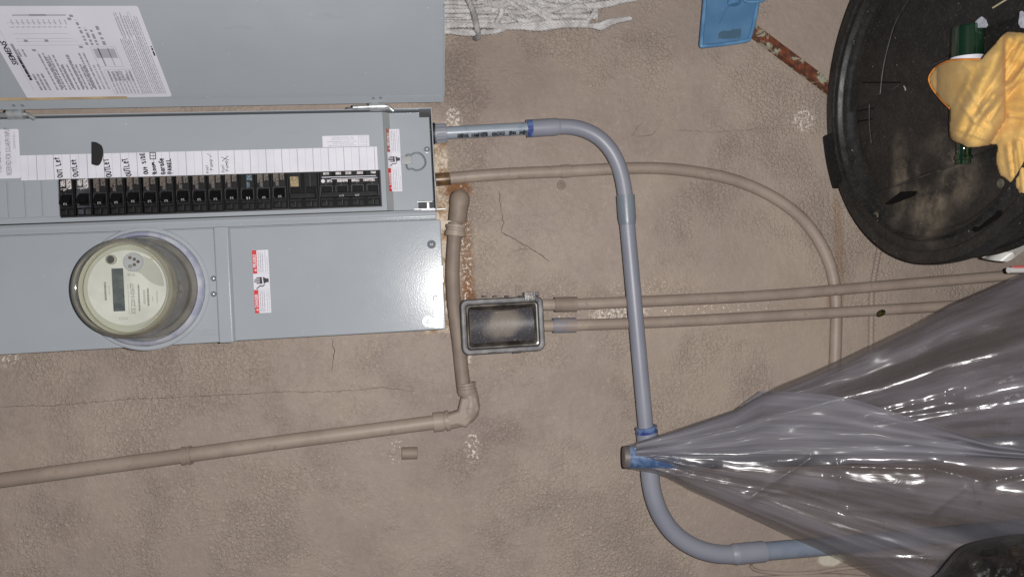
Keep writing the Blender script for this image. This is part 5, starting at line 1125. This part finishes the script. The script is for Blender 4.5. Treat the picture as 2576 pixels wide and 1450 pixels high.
def film_d(u, s, wr=1.0):
    """distance off the wall; s 0 (upper outline) .. 1 (lower)"""
    t = max(0, (u-1572)/1000); base = .100+.13*t+.08*t*t; bul = (.040+.05*t)*math.sqrt(max(0, 1-(2*s-1)**2))
    fan = 0
    for k, (f_, a_) in enumerate(((2.3, .010), (4.7, .0050), (8.3, .0014))): fan += a_*math.sin(f_*2*math.pi*s+k*1.7+1.1*noise.noise(Vector((u/300, k*3, 0))))*(.25+t*1.3)*min(1, s*6, (1-s)*6)
    cr = .010*noise.noise(Vector((u/260, s*5, 0)))*min(1, t*3)+.0022*noise.noise(Vector((u/90, s*11, 3)))*min(1, t*3)
    return base+bul*.8+(fan+cr)*wr
m = MB(); NU, NV = 300, 230; P = []
for i in range(NU):
    u = lerp(1573, 2760, (i/(NU-1))**1.0); a = interp(UP, u)[0]; b_ = interp(LO, u)[0]; md = interp(MIDL, u)[0]
    for j in range(NV):
        s = j/(NV-1); v = lerp(a, b_, s); d_ = film_d(u, s); cv = 0
        for (p, q, w2, A_) in CR:
            if A_ and min(p[0], q[0])-20 < u < max(p[0], q[0])+20:
                dx, dy = q[0]-p[0], q[1]-p[1]; t = max(0, min(1, ((u-p[0])*dx+(v-p[1])*dy)/(dx*dx+dy*dy))); dd = math.hypot(u-p[0]-dx*t, v-p[1]-dy*t); cv += A_*.55*math.exp(-(dd/(w2*1.5))**1.3)*(.9+.25*noise.noise(Vector((u/30, v/30, 4))))
        P.append(W(u, v, d_+cv))
m.grid(P, NU, NV)
uvgrid(obj('sheet', m, make_film('clear_film', .62, rgb(76, 71, 72), rgb(130, 125, 132), .24, 9, .7, .1, .5), film, 70), NU, NV)
# overlapping flap, its own folded layer
FU = [(1600, 1112), (1700, 1082), (1790, 1050), (1850, 1028), (1880, 1006), (1915, 981), (1975, 984), (2080, 992), (2150, 1004), (2230, 1030), (2330, 1062), (2420, 1090), (2500, 1115), (2575, 1130), (2760, 1168)]
m = MB(); NU, NV = 220, 90; P = []
for i in range(NU):
    u = lerp(1600, 2755, i/(NU-1)); a = interp(FU, u)[0]; b_ = interp(MIDL, u)[0]; A2 = interp(UP, u)[0]; B2 = interp(LO, u)[0]
    for j in range(NV):
        s = j/(NV-1); v = lerp(a, b_, s); ss_ = max(0, min(1, (v-A2)/(B2-A2))); P.append(W(u, v, film_d(u, ss_, .5)+.014+.004*noise.noise(Vector((u/120, s*3, 9)))+.003*math.sin(s*9+u/200)))
m.grid(P, NU, NV); uvgrid(obj('folded_flap', m, make_film('milky_film', .76, rgb(108, 105, 111), rgb(126, 124, 133), .6, 5, .2, .08, .05), film, 70), NU, NV)
# second, inner layer further right
m = MB(); P = []; NU, NV = 120, 60
for i in range(NU):
    u = lerp(1960, 2760, i/(NU-1)); a = interp(UP, u)[0]+14; b_ = lerp(1010, 1120, i/(NU-1))
    for j in range(NV):
        s = j/(NV-1); v = lerp(a, b_, s); A2 = interp(UP, u)[0]; B2 = interp(LO, u)[0]; ss_ = (v-A2)/(B2-A2); P.append(W(u, v, film_d(u, ss_, 1.2)-.022-.02*math.sin(s*math.pi)))
m.grid(P, NU, NV); uvgrid(obj('inner_layer', m, make_film('brownish_film', .5, rgb(88, 82, 80), rgb(112, 106, 106), .3, 6, .3, .1, .4), film, 70), NU, NV)

# ================================================================== BLACK BAG
bgm = NT('black_bag_plastic'); cc_ = bgm.mix(bgm.ss(bgm.noise(40, 5, rough=.7), .45, .7), rgb(26, 25, 25), rgb(52, 44, 40)); bgm.link(cc_, bgm.b.inputs['Base Color']); bgm.b.inputs['Roughness'].default_value = .35
bgm.link(bgm.bump(bgm.noise(40, 5, rough=.65, dist=1.5), .006, .8), bgm.b.inputs['Normal'])
c = W(2560, 1560, .5); m = MB(); outl = [(2340, 1470), (2366, 1432), (2404, 1386), (2434, 1365), (2481, 1353), (2530, 1345), (2580, 1342), (2680, 1350), (2800, 1420), (2850, 1600), (2700, 1750), (2450, 1720), (2340, 1600)]
sp = spline([Vector((u, v, 0)) for u, v in outl], 8, True); rows = []; K = 24; cu, cv_ = 2590, 1540
for k in range(K):
    f_ = k/(K-1); row = []
    for p in sp: u = lerp(p.x, cu, f_*.995); v = lerp(p.y, cv_, f_*.995); row.append(W(u, v, .45+.10*math.sqrt(1-(1-f_)**2)+.010*noise.noise(Vector((u/30, v/30, 1)))*min(1, f_*5)))
    rows.append(row)
back = [W(lerp(p.x, cu, .25), lerp(p.y, cv_, .25), .41) for p in sp]
loops(m, [back]+rows); tag(obj('black_bag', m, bgm.m, smooth=70), 'corner of a glossy black bag in front of the clear plastic', 'bag')

for o in bpy.data.objects:
    if '_o' in o.keys(): del o['_o']
